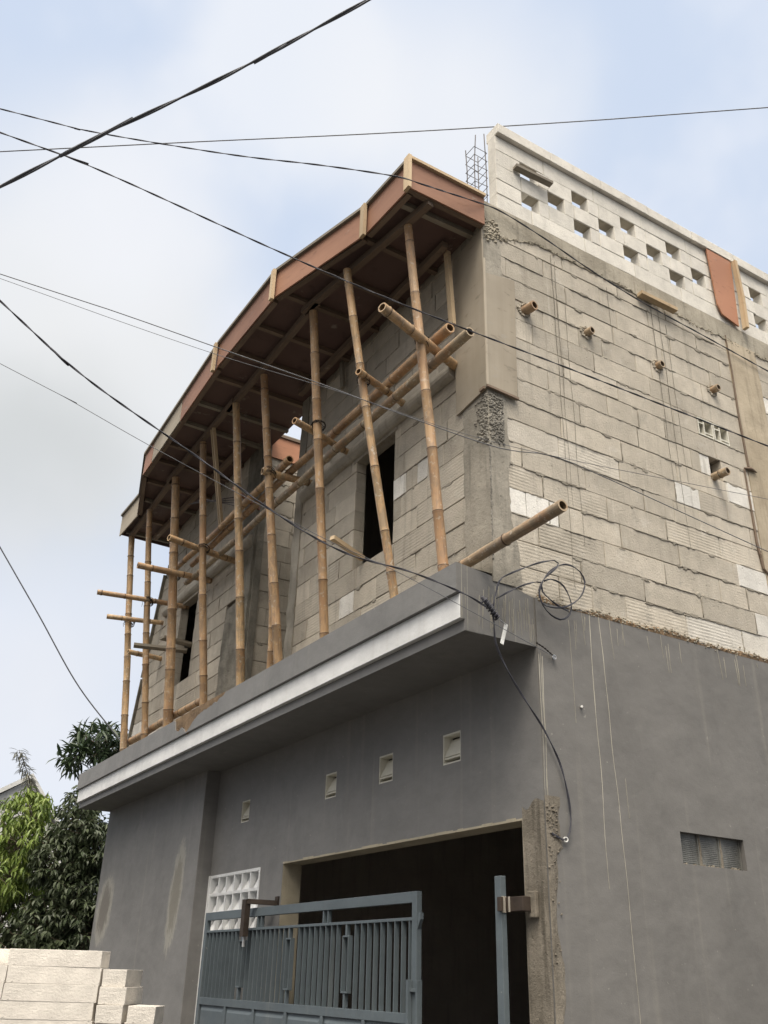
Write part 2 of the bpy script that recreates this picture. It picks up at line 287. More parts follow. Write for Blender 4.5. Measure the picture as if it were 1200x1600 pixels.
# ------------------------------------------------------------------ mesh tools
class MB:
    def __init__(s): s.v = []; s.f = []; s.t = []; s.uv = []
    def face(s, vs, t=(1, 0, 0), uv=None):
        k = len(s.v); s.v.extend([tuple(p) for p in vs]); s.f.append(tuple(range(k, k + len(vs)))); s.t.append(t); s.uv.append(uv or [(0, 0)] * len(vs))
    def idx(s, ids, t=(1, 0, 0), uv=None): s.f.append(tuple(ids)); s.t.append(t); s.uv.append(uv or [(0, 0)] * len(ids))
    def add(s, p): s.v.append(tuple(p)); return len(s.v) - 1
    def hexa(s, P, t=(1, 0, 0)):
        k = [s.add(p) for p in P]   # 0-3 bottom ccw, 4-7 top ccw
        long = [(P[1]-P[0]).length, (P[3]-P[0]).length, (P[4]-P[0]).length]; ax = long.index(max(long))
        loc = [(0,0,0),(1,0,0),(1,1,0),(0,1,0),(0,0,1),(1,0,1),(1,1,1),(0,1,1)]
        def uvof(i):
            c = [loc[i][j] * long[j] for j in range(3)]; o = [j for j in range(3) if j != ax]
            return (c[o[0]] + c[o[1]] * 1.7, c[ax])
        for q in ((3,2,1,0),(4,5,6,7),(0,1,5,4),(1,2,6,5),(2,3,7,6),(3,0,4,7)):
            s.f.append(tuple(k[i] for i in q)); s.t.append(t); s.uv.append([uvof(i) for i in q])
    def box(s, x0, x1, y0, y1, z0, z1, t=(1, 0, 0)):
        s.hexa([Vector(p) for p in ((x0,y0,z0),(x1,y0,z0),(x1,y1,z0),(x0,y1,z0),(x0,y0,z1),(x1,y0,z1),(x1,y1,z1),(x0,y1,z1))], t)
    def bar(s, a, b, wd, hg, upv=(0, 0, 1), t=(1, 0, 0)):
        a = Vector(a); b = Vector(b); d = (b - a).normalized(); u = Vector(upv)
        if abs(d.dot(u)) > 0.95: u = Vector((0, 1, 0))
        sd_ = d.cross(u).normalized(); u = sd_.cross(d).normalized(); sd_ *= wd / 2; u *= hg / 2
        s.hexa([a - sd_ - u, a + sd_ - u, b + sd_ - u, b - sd_ - u, a - sd_ + u, a + sd_ + u, b + sd_ + u, b - sd_ + u], t)
    def tube(s, pts, rad, n=8, tints=None, caps=True):
        pts = [Vector(p) for p in pts]; rings = []; ln = 0; ref = None; lens = []
        for i, p in enumerate(pts):
            if i: ln += (p - pts[i-1]).length
            lens.append(ln)
            d = (pts[min(i+1, len(pts)-1)] - pts[max(i-1, 0)]); d = d.normalized() if d.length > 1e-9 else Vector((0, 0, 1))
            if ref is None: ref = d.orthogonal().normalized()
            a = (ref - d * ref.dot(d)); a = a.normalized() if a.length > 1e-6 else d.orthogonal().normalized()
            ref = a; b = d.cross(a); r = rad[i] if isinstance(rad, (list, tuple)) else rad
            rings.append([s.add(p + (a * math.cos(2*PI*k/n) + b * math.sin(2*PI*k/n)) * r) for k in range(n)])
        for i in range(len(rings) - 1):
            t = tints[i] if tints else (1, 0, 0)
            for k in range(n):
                k2 = (k + 1) % n
                s.idx((rings[i][k], rings[i][k2], rings[i+1][k2], rings[i+1][k]), t,
                      [(k/n, lens[i]), ((k+1)/n, lens[i]), ((k+1)/n, lens[i+1]), (k/n, lens[i+1])])
        if caps: s.idx(rings[0][::-1], tints[0] if tints else (1, 0, 0)); s.idx(rings[-1], tints[-1] if tints else (1, 0, 0))
    def build(s, name, mat, parent=None, smooth=False, bevel=0):
        me = bpy.data.meshes.new(name); me.from_pydata(s.v, [], s.f)
        ca = me.color_attributes.new('Tint', 'FLOAT_COLOR', 'CORNER'); uvl = me.uv_layers.new(name='UVMap')
        i = 0
        cols = []; uvs = []
        for t, u in zip(s.t, s.uv):
            for q in u: cols.extend((t[0], t[1], t[2], 1)); uvs.extend(q)
        ca.data.foreach_set('color', cols); uvl.data.foreach_set('uv', uvs)
        if smooth: me.polygons.foreach_set('use_smooth', [True] * len(s.f))
        me.materials.append(mat); me.update()
        o = bpy.data.objects.new(name, me); COL.objects.link(o)
        if parent: o.parent = parent; o.matrix_parent_inverse = parent.matrix_world.inverted()
        if bevel:
            bv = o.modifiers.new('bevel', 'BEVEL'); bv.width = bevel; bv.segments = 2; bv.limit_method = 'ANGLE'; bv.angle_limit = math.radians(40)
        return o
def thing(name, label, cat, loc=(0, 0, 0), group=None):
    o = bpy.data.objects.new(name, None); COL.objects.link(o); o.empty_display_size = 0.2
    o.location = loc; o.matrix_world = Matrix.Translation(loc); tag(o, label, cat, group); return o
def tag(o, label, cat, group=None):
    o['label'] = label; o['category'] = cat
    if group: o['group'] = group
    return o
def R(a, b): return random.uniform(a, b)
def nz(p, s=1.0): return noise.noise(Vector(p) * s)

# ------------------------------------------------------------------ block masonry
# T(u, z, d): u along the wall, z up, d outwards
def Tside(u, z, d): return Vector((d, u, z))                 # faces +X
def Tfront(u, z, d): return Vector((u, -d, z))               # faces -Y
def Tinner(u, z, d): return Vector((-4.15 + d, u, z))        # faces +X, set back wall of the recess
def block_wall(T, zs, edge, openings=(), Lb=0.6, phases=None, whites=(), hatch_p=0.35, hatch_rows=99, depth=0.1, gap=0.005, dj=0.003, smear=0.35, tone=(0.85, 1.11), seed=1, extra_cut=0.0, cuts=()):
    gap *= .75
    rn = random.Random(seed); bm_, mm, sm = MB(), MB(), MB()
    for r in range(len(zs) - 1):
        z0, z1 = zs[r], zs[r+1]; zc = (z0 + z1) / 2
        ua, ub = edge(zc)
        iv = [(ua, ub)]
        for (oa, ob, oz0, oz1) in openings:
            if oz0 < zc < oz1:
                nv = []
                for a, b in iv:
                    if ob <= a or oa >= b: nv.append((a, b))
                    else:
                        if oa > a: nv.append((a, oa))
                        if ob < b: nv.append((ob, b))
                iv = nv
        ph = phases[r] if phases and r < len(phases) and phases[r] is not None else rn.uniform(0, Lb)
        joints = []; u = ph - math.ceil((ph - ua + 1) / Lb) * Lb
        while u < ub + 1:
            joints.append(u)
            if rn.random() < (extra_cut if r > 4 else extra_cut * .25): joints.append(u + Lb * rn.uniform(0.3, 0.7))
            u += Lb * (rn.uniform(0.985, 1.015) if phases and r < len(phases) and phases[r] is not None else rn.uniform(0.93, 1.05))
        joints += [cu for (cu, cz) in cuts if z0 < cz < z1]; joints.sort()
        for a, b in iv:
            # backing
            P = [T(a + .004, z0, -depth), T(b - .004, z0, -depth), T(b - .004, z0, -.010), T(a + .004, z0, -.010), T(a + .004, z1, -depth), T(b - .004, z1, -depth), T(b - .004, z1, -.010), T(a + .004, z1, -.010)]
            mm.hexa(P)
            js = [a] + [j for j in joints if a + .05 < j < b - .05] + [b]
            for i in range(len(js) - 1):
                c, d = js[i], js[i+1]; g1 = gap * rn.uniform(.5, 1.6) / 2; gz = gap * rn.uniform(.5, 1.6) / 2
                uc = (c + d) / 2
                wht = max([wv for (wa, wb, wz0, wz1, wv) in whites if wa < uc < wb and wz0 < zc < wz1] or [0])
                hh = 1.0 if (rn.random() < hatch_p and r < hatch_rows) else 0.0
                if wht > .8: hh = 0
                t = (rn.uniform(*tone), hh, wht)
                off = rn.uniform(-dj, dj); tz = rn.uniform(-.0025, .0025)
                ch = .004; j = lambda: rn.uniform(-.0018, .0018)
                o = [(c + g1 + j(), z0 + gz + tz + j()), (d - g1 + j(), z0 + gz - tz + j()), (d - g1 + j(), z1 - gz - tz + j()), (c + g1 + j(), z1 - gz + tz + j())]
                tl = rn.uniform(-.002, .002)
                inn = [(o[0][0]+ch, o[0][1]+ch), (o[1][0]-ch, o[1][1]+ch), (o[2][0]-ch, o[2][1]-ch), (o[3][0]+ch, o[3][1]-ch)]
                A = [bm_.add(T(p[0], p[1], -depth)) for p in o]; B = [bm_.add(T(p[0], p[1], off - ch)) for p in o]
                Cc = [bm_.add(T(p[0], p[1], off + (tl if k < 2 else -tl))) for k, p in enumerate(inn)]
                flip = T is not Tside and T is not Tinner
                def F(q): bm_.idx(q, t)
                F(Cc)
                for k in range(4):
                    k2 = (k + 1) % 4; F((B[k], B[k2], Cc[k2], Cc[k])); F((A[k], A[k2], B[k2], B[k]))
                F(A[::-1])
                # vertical joint smear
                if i and rn.random() < smear * .6: ridge(sm, T, (c, z0 + .01), (c, z1 - .01), rn)
            x = a
            while x < b:
                ln = rn.uniform(.1, .7)
                if rn.random() < smear: ridge(sm, T, (x, z1), (min(x + ln, b), z1), rn)
                x += ln + rn.uniform(.02, .3)
        for _ in range(int((ub - ua) * 5 * smear)):
            u = rn.uniform(ua + .05, ub - .05); zz_ = z1 + rn.uniform(-.012, .004)
            if any(oa - .08 < u < ob + .08 and oz0 - .05 < zz_ < oz1 + .05 for (oa, ob, oz0, oz1) in openings) or r == len(zs) - 2: continue
            rx, rz = rn.uniform(.02, .09), rn.uniform(.008, .030); n = 13; ang0 = rn.uniform(0, 6); c_ = T(u, zz_, .0045)
            rim = []
            for k in range(n):
                a_ = 2 * PI * k / n; q_ = rn.uniform(.55, 1.2); rim.append(T(u + math.cos(a_) * rx * q_, zz_ + math.sin(a_) * rz * q_, -.004))
            mid_ = [c_ + (p_ - c_) * .6 + (T(0, 0, .005) - T(0, 0, 0)) for p_ in rim]
            for k in range(n):
                k2 = (k + 1) % n; sm.face([rim[k], rim[k2], mid_[k2], mid_[k]]); sm.face([mid_[k], mid_[k2], c_])
    return bm_, mm, sm
def ridge(mb, T, p, q, rn):
    L_ = math.hypot(q[0]-p[0], q[1]-p[1]); n = max(2, int(L_ / .022)); pts = []; rad = []
    s0 = rn.uniform(0, 100)
    for i in range(n + 1):
        f = i / n; w1 = noise.noise(Vector((f * L_ * 14 + s0, 0, 0))); w2 = noise.noise(Vector((f * L_ * 30 + s0, 5, 0)))
        vert = abs(q[1]-p[1]) > abs(q[0]-p[0])
        du, dz = (w1 * .006, 0) if vert else (0, w1 * .007 - .002)
        pts.append(T(p[0] + (q[0]-p[0]) * f + du, p[1] + (q[1]-p[1]) * f + dz, .000)); rad.append(max(.0012, .0052 + w2 * .008) * (0.3 if i in (0, n) else 1))
    mb.tube(pts, rad, 5)

def slabby(mb, T, u0, u1, z0f, z1f, d0, d1, st=.03, nv=4, amp=.004, seed=0):
    n = max(2, int((u1 - u0) / st)); prev = None
    for i in range(n + 1):
        u = u0 + (u1 - u0) * i / n; a, b = z0f(u), z1f(u)
        col = [T(u, a, d0)] + [T(u, a + (b - a) * k / nv, d1 + amp * nz((u * 6 + seed, (a + (b - a) * k / nv) * 6, seed))) for k in range(nv + 1)] + [T(u, b, d0)]
        if prev:
            for k in range(len(col) - 1): mb.face([prev[k], col[k], col[k+1], prev[k+1]])
            mb.face([prev[0], prev[-1], col[-1], col[0]])
        else: mb.face(col[::-1])
        prev = col
    mb.face(prev)

# ------------------------------------------------------------------ setting: ground
mb = MB(); mb.face([(-400, -400, -0.03), (400, -400, -0.03), (400, 400, -0.03), (-400, 400, -0.03)])
g_ = mb.build('ground', M['street']); g_['kind'] = 'structure'
mb = MB(); mb.face([(-60, -9, 0), (60, -9, 0), (60, -0.2, 0), (-60, -0.2, 0)])
g_ = mb.build('road', M['street']); g_['kind'] = 'structure'

# ------------------------------------------------------------------ THE HOUSE
house = thing('house', 'two storey house under construction, grey painted below and bare block above', 'house', (-4.5, 3.5, 0))
HP = dict(parent=house)

# lower walls -------------------------------------------------------
def pierced(mb, T, u0, u1, z0, z1, holes, d0, d1, step=1e9):
    us = sorted({u0, u1, *[h[0] for h in holes], *[h[1] for h in holes]}); zs = sorted({z0, z1, *[h[2] for h in holes], *[h[3] for h in holes]})
    us = [u for u in us if u0 <= u <= u1]; zs = [z for z in zs if z0 <= z <= z1]
    def hole(u, z): return any(h[0] < u < h[1] and h[2] < z < h[3] for h in holes) or not (u0 < u < u1 and z0 < z < z1)
    for i in range(len(us)-1):
        for j in range(len(zs)-1):
            a, b, c, d = us[i], us[i+1], zs[j], zs[j+1]; uc, zc = (a+b)/2, (c+d)/2
            if hole(uc, zc): continue
            mb.face([T(a,c,d1), T(b,c,d1), T(b,d,d1), T(a,d,d1)]); mb.face([T(a,d,d0), T(b,d,d0), T(b,c,d0), T(a,c,d0)])
            pu = us[i-1] if i else u0 - 1; nu = us[i+2] if i+2 < len(us) else u1 + 1; pz = zs[j-1] if j else z0 - 1; nzz = zs[j+2] if j+2 < len(zs) else z1 + 1
            if hole((pu+a)/2, zc): mb.face([T(a,c,d0), T(a,c,d1), T(a,d,d1), T(a,d,d0)])
            if hole((nu+b)/2, zc): mb.face([T(b,c,d1), T(b,c,d0), T(b,d,d0), T(b,d,d1)])
            if hole(uc, (pz+c)/2): mb.face([T(a,c,d0), T(b,c,d0), T(b,c,d1), T(a,c,d1)])
            if hole(uc, (nzz+d)/2): mb.face([T(a,d,d1), T(b,d,d1), T(b,d,d0), T(a,d,d0)])
YL = 0.336
def Tlow(u, z, d): return Vector((u, YL - d, z))
vents = [(-4.62, -4.42, 2.86, 3.07), (-2.84, -2.64, 2.86, 3.07), (-1.95, -1.74, 2.86, 3.075), (-1.07, -0.85, 2.865, 3.08)]
door = (-3.57, -0.21, -0.1, 2.405); grille = (-5.25, -4.04, 1.86, 2.405)
mb = MB(); pierced(mb, Tlow, -5.3, 0.0, 0, 3.47, vents + [door, grille], -0.12, 0.0)
lw = mb.build('lower_front_wall', M['gray'], **HP)
# projecting left part of the ground floor
mb = MB(); mb.box(-8.82, -5.285, 0.18, 0.45, 0, 3.47)
mb.build('projecting_wall', M['gray'], bevel=0.006, **HP)
# reveal of the garage opening (unpainted beige plaster)
mb = MB()
mb.box(-3.572, -3.566, YL + .004, YL + .185, 0, 2.405)
mb.box(-3.566, -0.212, YL + .004, YL + .185, 2.40, 2.409)
mb.build('opening_reveal', M['reveal'], **HP)
# bare strip along the lintel edge
mb = MB(); x = -3.57
while x < -0.25:
    x2 = x + R(.05, .16); mb.box(x, x2, YL - R(.001, .004), YL + .01, 2.398, 2.407 + R(0, .012)); x = x2
mb.build('lintel_edge', M['reveal'], **HP)
# side wall below (gray plaster, 12 mm proud of the blocks)
sv = (1.475, 2.09, 2.215, 2.415)
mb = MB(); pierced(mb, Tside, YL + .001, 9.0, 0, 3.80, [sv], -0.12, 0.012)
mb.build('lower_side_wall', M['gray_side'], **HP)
# ragged upper edge of the plaster on the side wall
mb = MB(); y = 0.36; 
prev = None
while y < 9.0:
    zt = 3.815 + nz((y * 2.2, 0, 0)) * .035 + nz((y * 11, 3, 0)) * .022; dd = .012 + abs(nz((y * 17, 9, 2))) * .02
    cur_ = (y, zt, dd)
    if prev: 
        a, b = prev, cur_
        mb.face([(.0125, a[0], 3.78), (.0125, b[0], 3.78), (b[2], b[0], b[1] - .012), (a[2], a[0], a[1] - .012)])
        mb.face([(a[2], a[0], a[1] - .012), (b[2], b[0], b[1] - .012), (0.0, b[0], b[1] + .006), (0.0, a[0], a[1] + .006)])
    prev = cur_; y += .018
mb.build('plaster_edge', M['soil'], **HP)
mb = MB(); rr = random.Random(4)
for i in range(420):
    y = rr.uniform(.36, 3.6); z = 3.81 + nz((y * 2.2, 0, 0)) * .035 + rr.gauss(0, .014); r = rr.uniform(.003, .011)
    p = Vector((.012, y, z)); mb.tube([p - Vector((0, r, 0)), p + Vector((rr.uniform(0, .004), 0, rr.uniform(-.004, .004))), p + Vector((0, r, 0))], [r * .4, r, r * .3], 5)
mb.build('mortar_crumbs', M['beam'], **HP)['kind'] = 'stuff'
# hidden walls and floors closing the volume
mb = MB()
mb.box(-8.82, -8.70, 0.45, 9.0, 0, 3.47); mb.box(-8.7, -0.12, 8.88, 9.0, 0, 3.47); mb.box(-5.42, -5.30, YL + .13, 8.88, 0, 3.47); mb.box(-5.3, -0.12, 5.0, 5.1, 0, 3.47)
mb.build('interior_wall', M['dark_in'], **HP)
mb = MB(); mb.box(-8.88, -0.001, YL + .0, 9.0, 3.473, 3.81)
mb.build('floor_slab', M['concrete'], **HP)
mb = MB(); mb.box(-5.3, -0.125, YL + .2, 5.0, 0.0, 0.08); mb.build('garage_floor', M['dark_in'], **HP)
# inner dark lining of the side wall of the garage
mb = MB(); mb.box(-0.14, -0.123, YL + .19, 5.0, 0.08, 3.47); mb.build('garage_lining', M['dark_in'], **HP)

# bare mortar patch of the jamb beside the opening
mb = MB(); rr = random.Random(12)
nxs, nzs = 10, 60
def jt(i, j):
    z = j / nzs * 2.50; x = -0.206 + i / nxs * 0.206
    top = 2.47 + .07 * nz((x * 9, 0, 5))
    z = min(z, top) if j < nzs else top + .02
    return Vector((x, YL - (.0035 + .004 * abs(nz((x * 12, z * 5, 1)))), z))
for i in range(nxs):
    for j in range(nzs): mb.face([jt(i, j), jt(i+1, j), jt(i+1, j+1), jt(i, j+1)])
def js_(i, j):
    z = j / nzs * 2.52; wdt = .065 + .03 * nz((3, z * 3, 1)) + .02 * nz((3, z * 11, 1)) + (.04 if z > 2.2 else 0); y = YL - .004 + i / 5 * wdt
    return Vector((.0125 + (.003 + .005 * abs(nz((y * 20, z * 8, 1)))) * (1 if 0 < i < 5 else .1), y, z))
for i in range(5):
    for j in range(nzs): mb.face([js_(i, j), js_(i+1, j), js_(i+1, j+1), js_(i, j+1)])
mb.box(-0.212, -0.2065, YL - .003, YL + .186, 0, 2.4)
mb.build('bare_jamb', M['bare'], smooth=True, **HP)
mb = MB()
for i in range(60):
    z = 2.40 + rr.gauss(0, .05) if rr.random() < .6 else rr.uniform(1.6, 2.5); y = YL + rr.uniform(0, .08); r = rr.uniform(.003, .008); p = Vector((.017, y, z))
    mb.tube([p - Vector((0, r, 0)), p + Vector((.003, 0, .003)), p + Vector((0, r, 0))], [r * .4, r, r * .3], 5)
mb.build('jamb_crumbs', M['bare'], **HP)['kind'] = 'stuff'

# canopy ------------------------------------------------------------
XC0, XC1 = -8.88, 0.0
def canopy_top(x):   # chipped upper edge on the left part
    z = 3.905
    if -5.15 < x < -3.75:
        cp = [(-5.15, 0), (-5.08, .12), (-4.98, .15), (-4.9, .12), (-4.76, .20), (-4.66, .17), (-4.58, .12), (-4.45, .08), (-4.2, .06), (-4.0, .05), (-3.87, .03), (-3.75, 0)]
        for (a_, da), (b_, db) in zip(cp, cp[1:]):
            if a_ <= x <= b_: z -= da + (db - da) * (x - a_) / (b_ - a_) + .022 * nz((x * 15, 1, 1)) + .01 * nz((x * 50, 1, 1))
    return z
mb = MB(); xs = []; x = XC0
while x < XC1 - .001: xs.append(x); x += .035 if -5.3 < x < -3.6 else .3
xs.append(XC1)
for a, b in zip(xs, xs[1:]):
    za, zb = canopy_top(a), canopy_top(b); na = .03 if za < 3.9 else 0; nb = .03 if zb < 3.9 else 0
    mb.face([(a, -.30, 3.70), (b, -.30, 3.70), (b, -.30, zb), (a, -.30, za)])
    mb.face([(a, -.30, za), (b, -.30, zb), (b, -.27 + nb, zb - .001), (a, -.27 + na, za - .001)])
mb.face([(XC0, -.30, 3.70), (XC0, -.2, 3.70), (XC1, -.2, 3.70), (XC1, -.30, 3.70)])
mb.face([(XC0, -.30, 3.90), (XC0, .33, 3.90), (XC0, .33, 3.46), (XC0, -.235, 3.46), (XC0, -.235, 3.53), (XC0, -.27, 3.53), (XC0, -.27, 3.70), (XC0, -.30, 3.70)])
canopy = mb.build('canopy', M['gray_trim'], **HP)
mb = MB()
mb.face([(XC1, -.235, 3.458), (XC1, YL - .001, 3.458), (XC1, YL - .001, 3.80), (XC1, .05, 3.86), (XC1, -.05, 3.88), (XC1, -.30, 3.905), (XC1, -.30, 3.70), (XC1, -.27, 3.70), (XC1, -.27, 3.53), (XC1, -.235, 3.53)])
mb.build('end_face', M['gray_end'], canopy)
mb = MB(); mb.box(XC0 + .002, XC1 - .003, -.272, -.2, 3.532, 3.698)
mb.build('white_band', M['white'], canopy, bevel=0.003)
mb = MB(); mb.box(XC0 + .003, XC1 - .001, -.237, -.10, 3.455, 3.53); mb.box(XC0 + .004, XC1 - .003, -.098, YL + .0, 3.465, 3.53)
mb.build('soffit', M['gray'], canopy)
mb = MB(); mb.face([(XC0, -.27, 3.893), (XC1 - .002, -.27, 3.893), (XC1 - .002, .02, 3.893), (XC0, .02, 3.893)]) 
mb.build('canopy_deck', M['rough'], canopy)
# broken plaster lumps at the chipped edge
mb = MB()
slabby(mb, Tfront, -5.16, -3.76, lambda u: 3.703, lambda u: 3.925 + .015 * nz((u * 9, 2, 2)), .1, .283, st=.02, nv=14, amp=.012, seed=40)
mb.build('broken_core', M['soil'], canopy, smooth=True)
mb = MB(); rr = random.Random(3)
for i in range(90):
    x = rr.uniform(-5.12, -3.78); z = canopy_top(x) - .004; r = rr.uniform(.01, .032) * (1.3 if x < -4.5 else .8); p = Vector((x, -.288 + rr.uniform(-.004, .03), z + rr.uniform(-.01, .012))); r *= .5
    q = Vector((rr.uniform(-1, 1), rr.uniform(-.4, .4), rr.uniform(-.4, .4))).normalized() * r
    mb.tube([p - q, p - q * .4, p + q * .4, p + q], [r * .35, r * .8, r * .7, r * .2], 6)
mb.build('broken_edge', M['soil'], canopy)['kind'] = 'stuff'

# vent blocks in the lower front wall --------------------------------
def vent_block(h):
    a, b, c, d = h; f = MB(); t = .012
    y0, y1 = YL + .004, YL + .085
    for (p, q, r, s_) in ((a, a + t, c, d), (b - t, b, c, d), (a + t, b - t, d - t, d), (a + t, b - t, c, c + t)): f.box(p, q, y0, y1, r, s_)
    o = f.build('vent_block', M['cream'], house)
    s2 = MB()
    s2.bar(((a+b)/2, y0 + .01, c + .055), ((a+b)/2, y1 - .005, d - .03), b - a - 2*t - .002, .012, (0, 0, 1))
    s2.box(a + t + .001, b - t - .001, y0 + .006, y1 - .02, c + .038, c + .050)
    s2.build('slanted_louvre', M['cream'], o); return o
for h in vents: vent_block(h)
# side wall vent: three dirty ribbed blocks, recessed
y0, y1, z0, z1 = sv
for k in range(3):
    a = y0 + (y1 - y0) / 3 * k + .006; b = y0 + (y1 - y0) / 3 * (k + 1) - .006
    f = MB(); f.box(-.115, -.030, a, b, z0 + .001, z1 - .001)
    nrib = 14
    for i in range(nrib):
        zz = z0 + .018 + (z1 - z0 - .03) * i / nrib; f.box(-.030, -.0265, a + .008, b - .008, zz, zz + .006)
    f.box(-.030, -.020, a, a + .008, z0 + .001, z1 - .001); f.box(-.030, -.020, b - .008, b, z0 + .001, z1 - .001)
    f.build('ribbed_vent_block', M['vent_dirty'], house)
f = MB()
for k in (1, 2): yy = y0 + (y1 - y0) / 3 * k; f.tube([(-.024, yy, z0), (-.022, yy + .006, (z0+z1)/2), (-.024, yy, z1)], [.014, .008, .010], 6)
for i in range(30):
    yy = R(y0 + .01, y1 - .01); r = R(.004, .022); f.tube([(-.028, yy - r, z0 + .004), (-.024, yy, z0 + .008), (-.028, yy + r, z0 + .004)], [.002, r * .6, .002], 5)
f.build('vent_mortar', M['bare'], house)['kind'] = 'stuff'

# grille of white breeze blocks next to the garage opening -----------
f = MB(); ga, gb, gc, gd = grille; yg = YL - .006
fr = .026
f.box(ga, ga + fr, yg, YL + .11, gc, gd); f.box(gb - fr, gb, yg, YL + .11, gc, gd); f.box(ga + fr, gb - fr, yg, YL + .11, gd - fr, gd)
rows = 3; ch_ = (gd - fr - gc) / rows; ncol = 6; cw = (gb - ga - 2 * fr) / ncol
for r in range(rows):
    zt = gd - fr - r * ch_
    f.box(ga + fr, gb - fr, yg + .003, YL + .105, zt - ch_, zt - ch_ + .026)
    for c in range(ncol):
        x0 = ga + fr + c * cw
        if c: f.box(x0 - .012, x0 + .012, yg + .004, YL + .10, zt - ch_ + .026, zt)
        # twisted fins inside each cell
        aa = 1 if (c + r) % 2 == 0 else -1
        za, zb = zt - ch_ + .026, zt - .002; xl, xr = x0 + .013, x0 + cw - .013
        if aa > 0: P = [(xl, YL + .01, za), (xr - .03, YL + .015, za), (xr, YL + .10, zb), (xl, YL + .09, zb)]
        else: P = [(xl + .03, YL + .015, za), (xr, YL + .01, za), (xr, YL + .06, zb), (xl, YL + .10, zb)]
        f.face(P); 
        f.face([(p[0], p[1] + .012, p[2]) for p in P[::-1]])
f.build('breeze_block_grille', M['white'], house)
f = MB(); f.box(-5.283, -5.251, YL - .016, YL + .04, 0.0, 2.406); f.build('white_trim_strip', M['white'], house)
f = MB(); f.box(ga - .03, gb + .03, YL + .125, YL + .135, 1.8, gd + .05); f.build('grille_backing', M['dark_in'], house)

# side block wall ------------------------------------------------------
zs = [3.80, 4.01, 4.20, 4.395, 4.59, 4.785, 4.975, 5.165, 5.355, 5.55, 5.74, 5.93, 6.12, 6.31, 6.50, 6.69, 6.86, 7.0]
def side_edge(z): return (0.12 if z < 5.3 else 0.08, 2.86)
stub_open = [(2.36, 2.50, 5.36, 5.54)]
roster = (2.27, 2.67, 5.745, 5.885)
whites = [(.1, .62, 4.40, 4.58, 1.0), (1.85, 2.2, 4.98, 5.16, 1.0), (2.5, 2.9, 5.17, 5.35, 1.0), (2.25, 2.36, 5.36, 5.54, 1), (2.5, 2.9, 4.40, 4.58, 1.0),
          (1.75, 9, 3.7, 4.0, .55), (2.6, 3, 4.02, 4.19, .8), (.3, 1.2, 5.0, 5.15, .2)]
bmx, mm, sm = block_wall(Tside, zs, side_edge, stub_open + [(2.27, 2.67, 5.74, 5.93)], 0.615, [1.166, 1.40, 1.03, 1.21, 1.085, 0.9, 0.66, 1.30, 0.88, None, None, None, None, None, None, None, None], whites, 0.38, 7, smear=0.55, seed=5, cuts=[(1.88, 5.1), (2.16, 5.1), (2.53, 5.3), (2.24, 5.45), (.52, 4.5), (2.5, 4.5)], extra_cut=0.12)
sw = bmx.build('side_block_wall', M['block'], house); mm.build('joints', M['joint'], sw); sm.build('squeezed_mortar', M['mortar'], sw, smooth=True)
bmx, mm, sm = block_wall(Tside, zs, lambda z: (3.26, 9.0), [], 0.615, None, [(3.2, 3.9, 6.3, 6.5, .9), (3.2, 9, 3.8, 4.2, .6)], 0.3, 7, smear=0.3, seed=9, extra_cut=0.1)
sw2 = bmx.build('rear_side_block_wall', M['block'], house); mm.build('joints', M['joint'], sw2); sm.build('squeezed_mortar', M['mortar'], sw2, smooth=True)
# small precast breeze vent high in the side wall
f = MB()
for c in (2.275, 2.475):
    for (a, b, p, q) in ((0, .012, 0, .175), (.178, .19, 0, .175), (.012, .178, 0, .014), (.012, .178, .158, .175), (.07, .082, .014, .158), (.012, .07, .115, .127), (.082, .178, .03, .042)):
        f.box(-.085, .004, c + a, c + b, 5.748 + p, 5.748 + q)
f.build('breeze_vent', M['cream'], house)
# ring beam
def beam_bot(u): return 6.98 + .02 * math.sin(u * 1.1) + .022 * nz((u * 3, 7, 0)) + .016 * nz((u * 15, 7, 0)) - (.17 * max(0, 1 - u / .55))
mb = MB(); slabby(mb, Tside, 0.0, 9.0, beam_bot, lambda u: 7.195, -.12, .006, seed=3)
mb.build('ring_beam', M['beam'], smooth=False, **HP)
mb = MB(); rr = random.Random(8)
for i in range(520):
    u = rr.uniform(.02, 3.6); 
    if rr.random() < .25: u = rr.uniform(0, .25)
    z = beam_bot(u) + rr.gauss(0, .012) ; r = rr.uniform(.002, .008); p = Vector((.006, u, z))
    mb.tube([p - Vector((0, r, 0)), p + Vector((.003, 0, .003)), p + Vector((0, r, 0))], [r * .4, r, r * .3], 5)
for i in range(150):
    z = rr.gauss(6.9, .05); u = abs(rr.gauss(0, .07)); r = rr.uniform(.006, .018); p = Vector((.006 if u > .02 else rr.uniform(-.1, .01), u - .01, z))
    mb.tube([p - Vector((0, r, 0)), p + Vector((.003, 0, .003)), p + Vector((0, r, 0))], [r * .4, r, r * .3], 5)
mb.build('beam_crumbs', M['beam'], **HP)['kind'] = 'stuff'
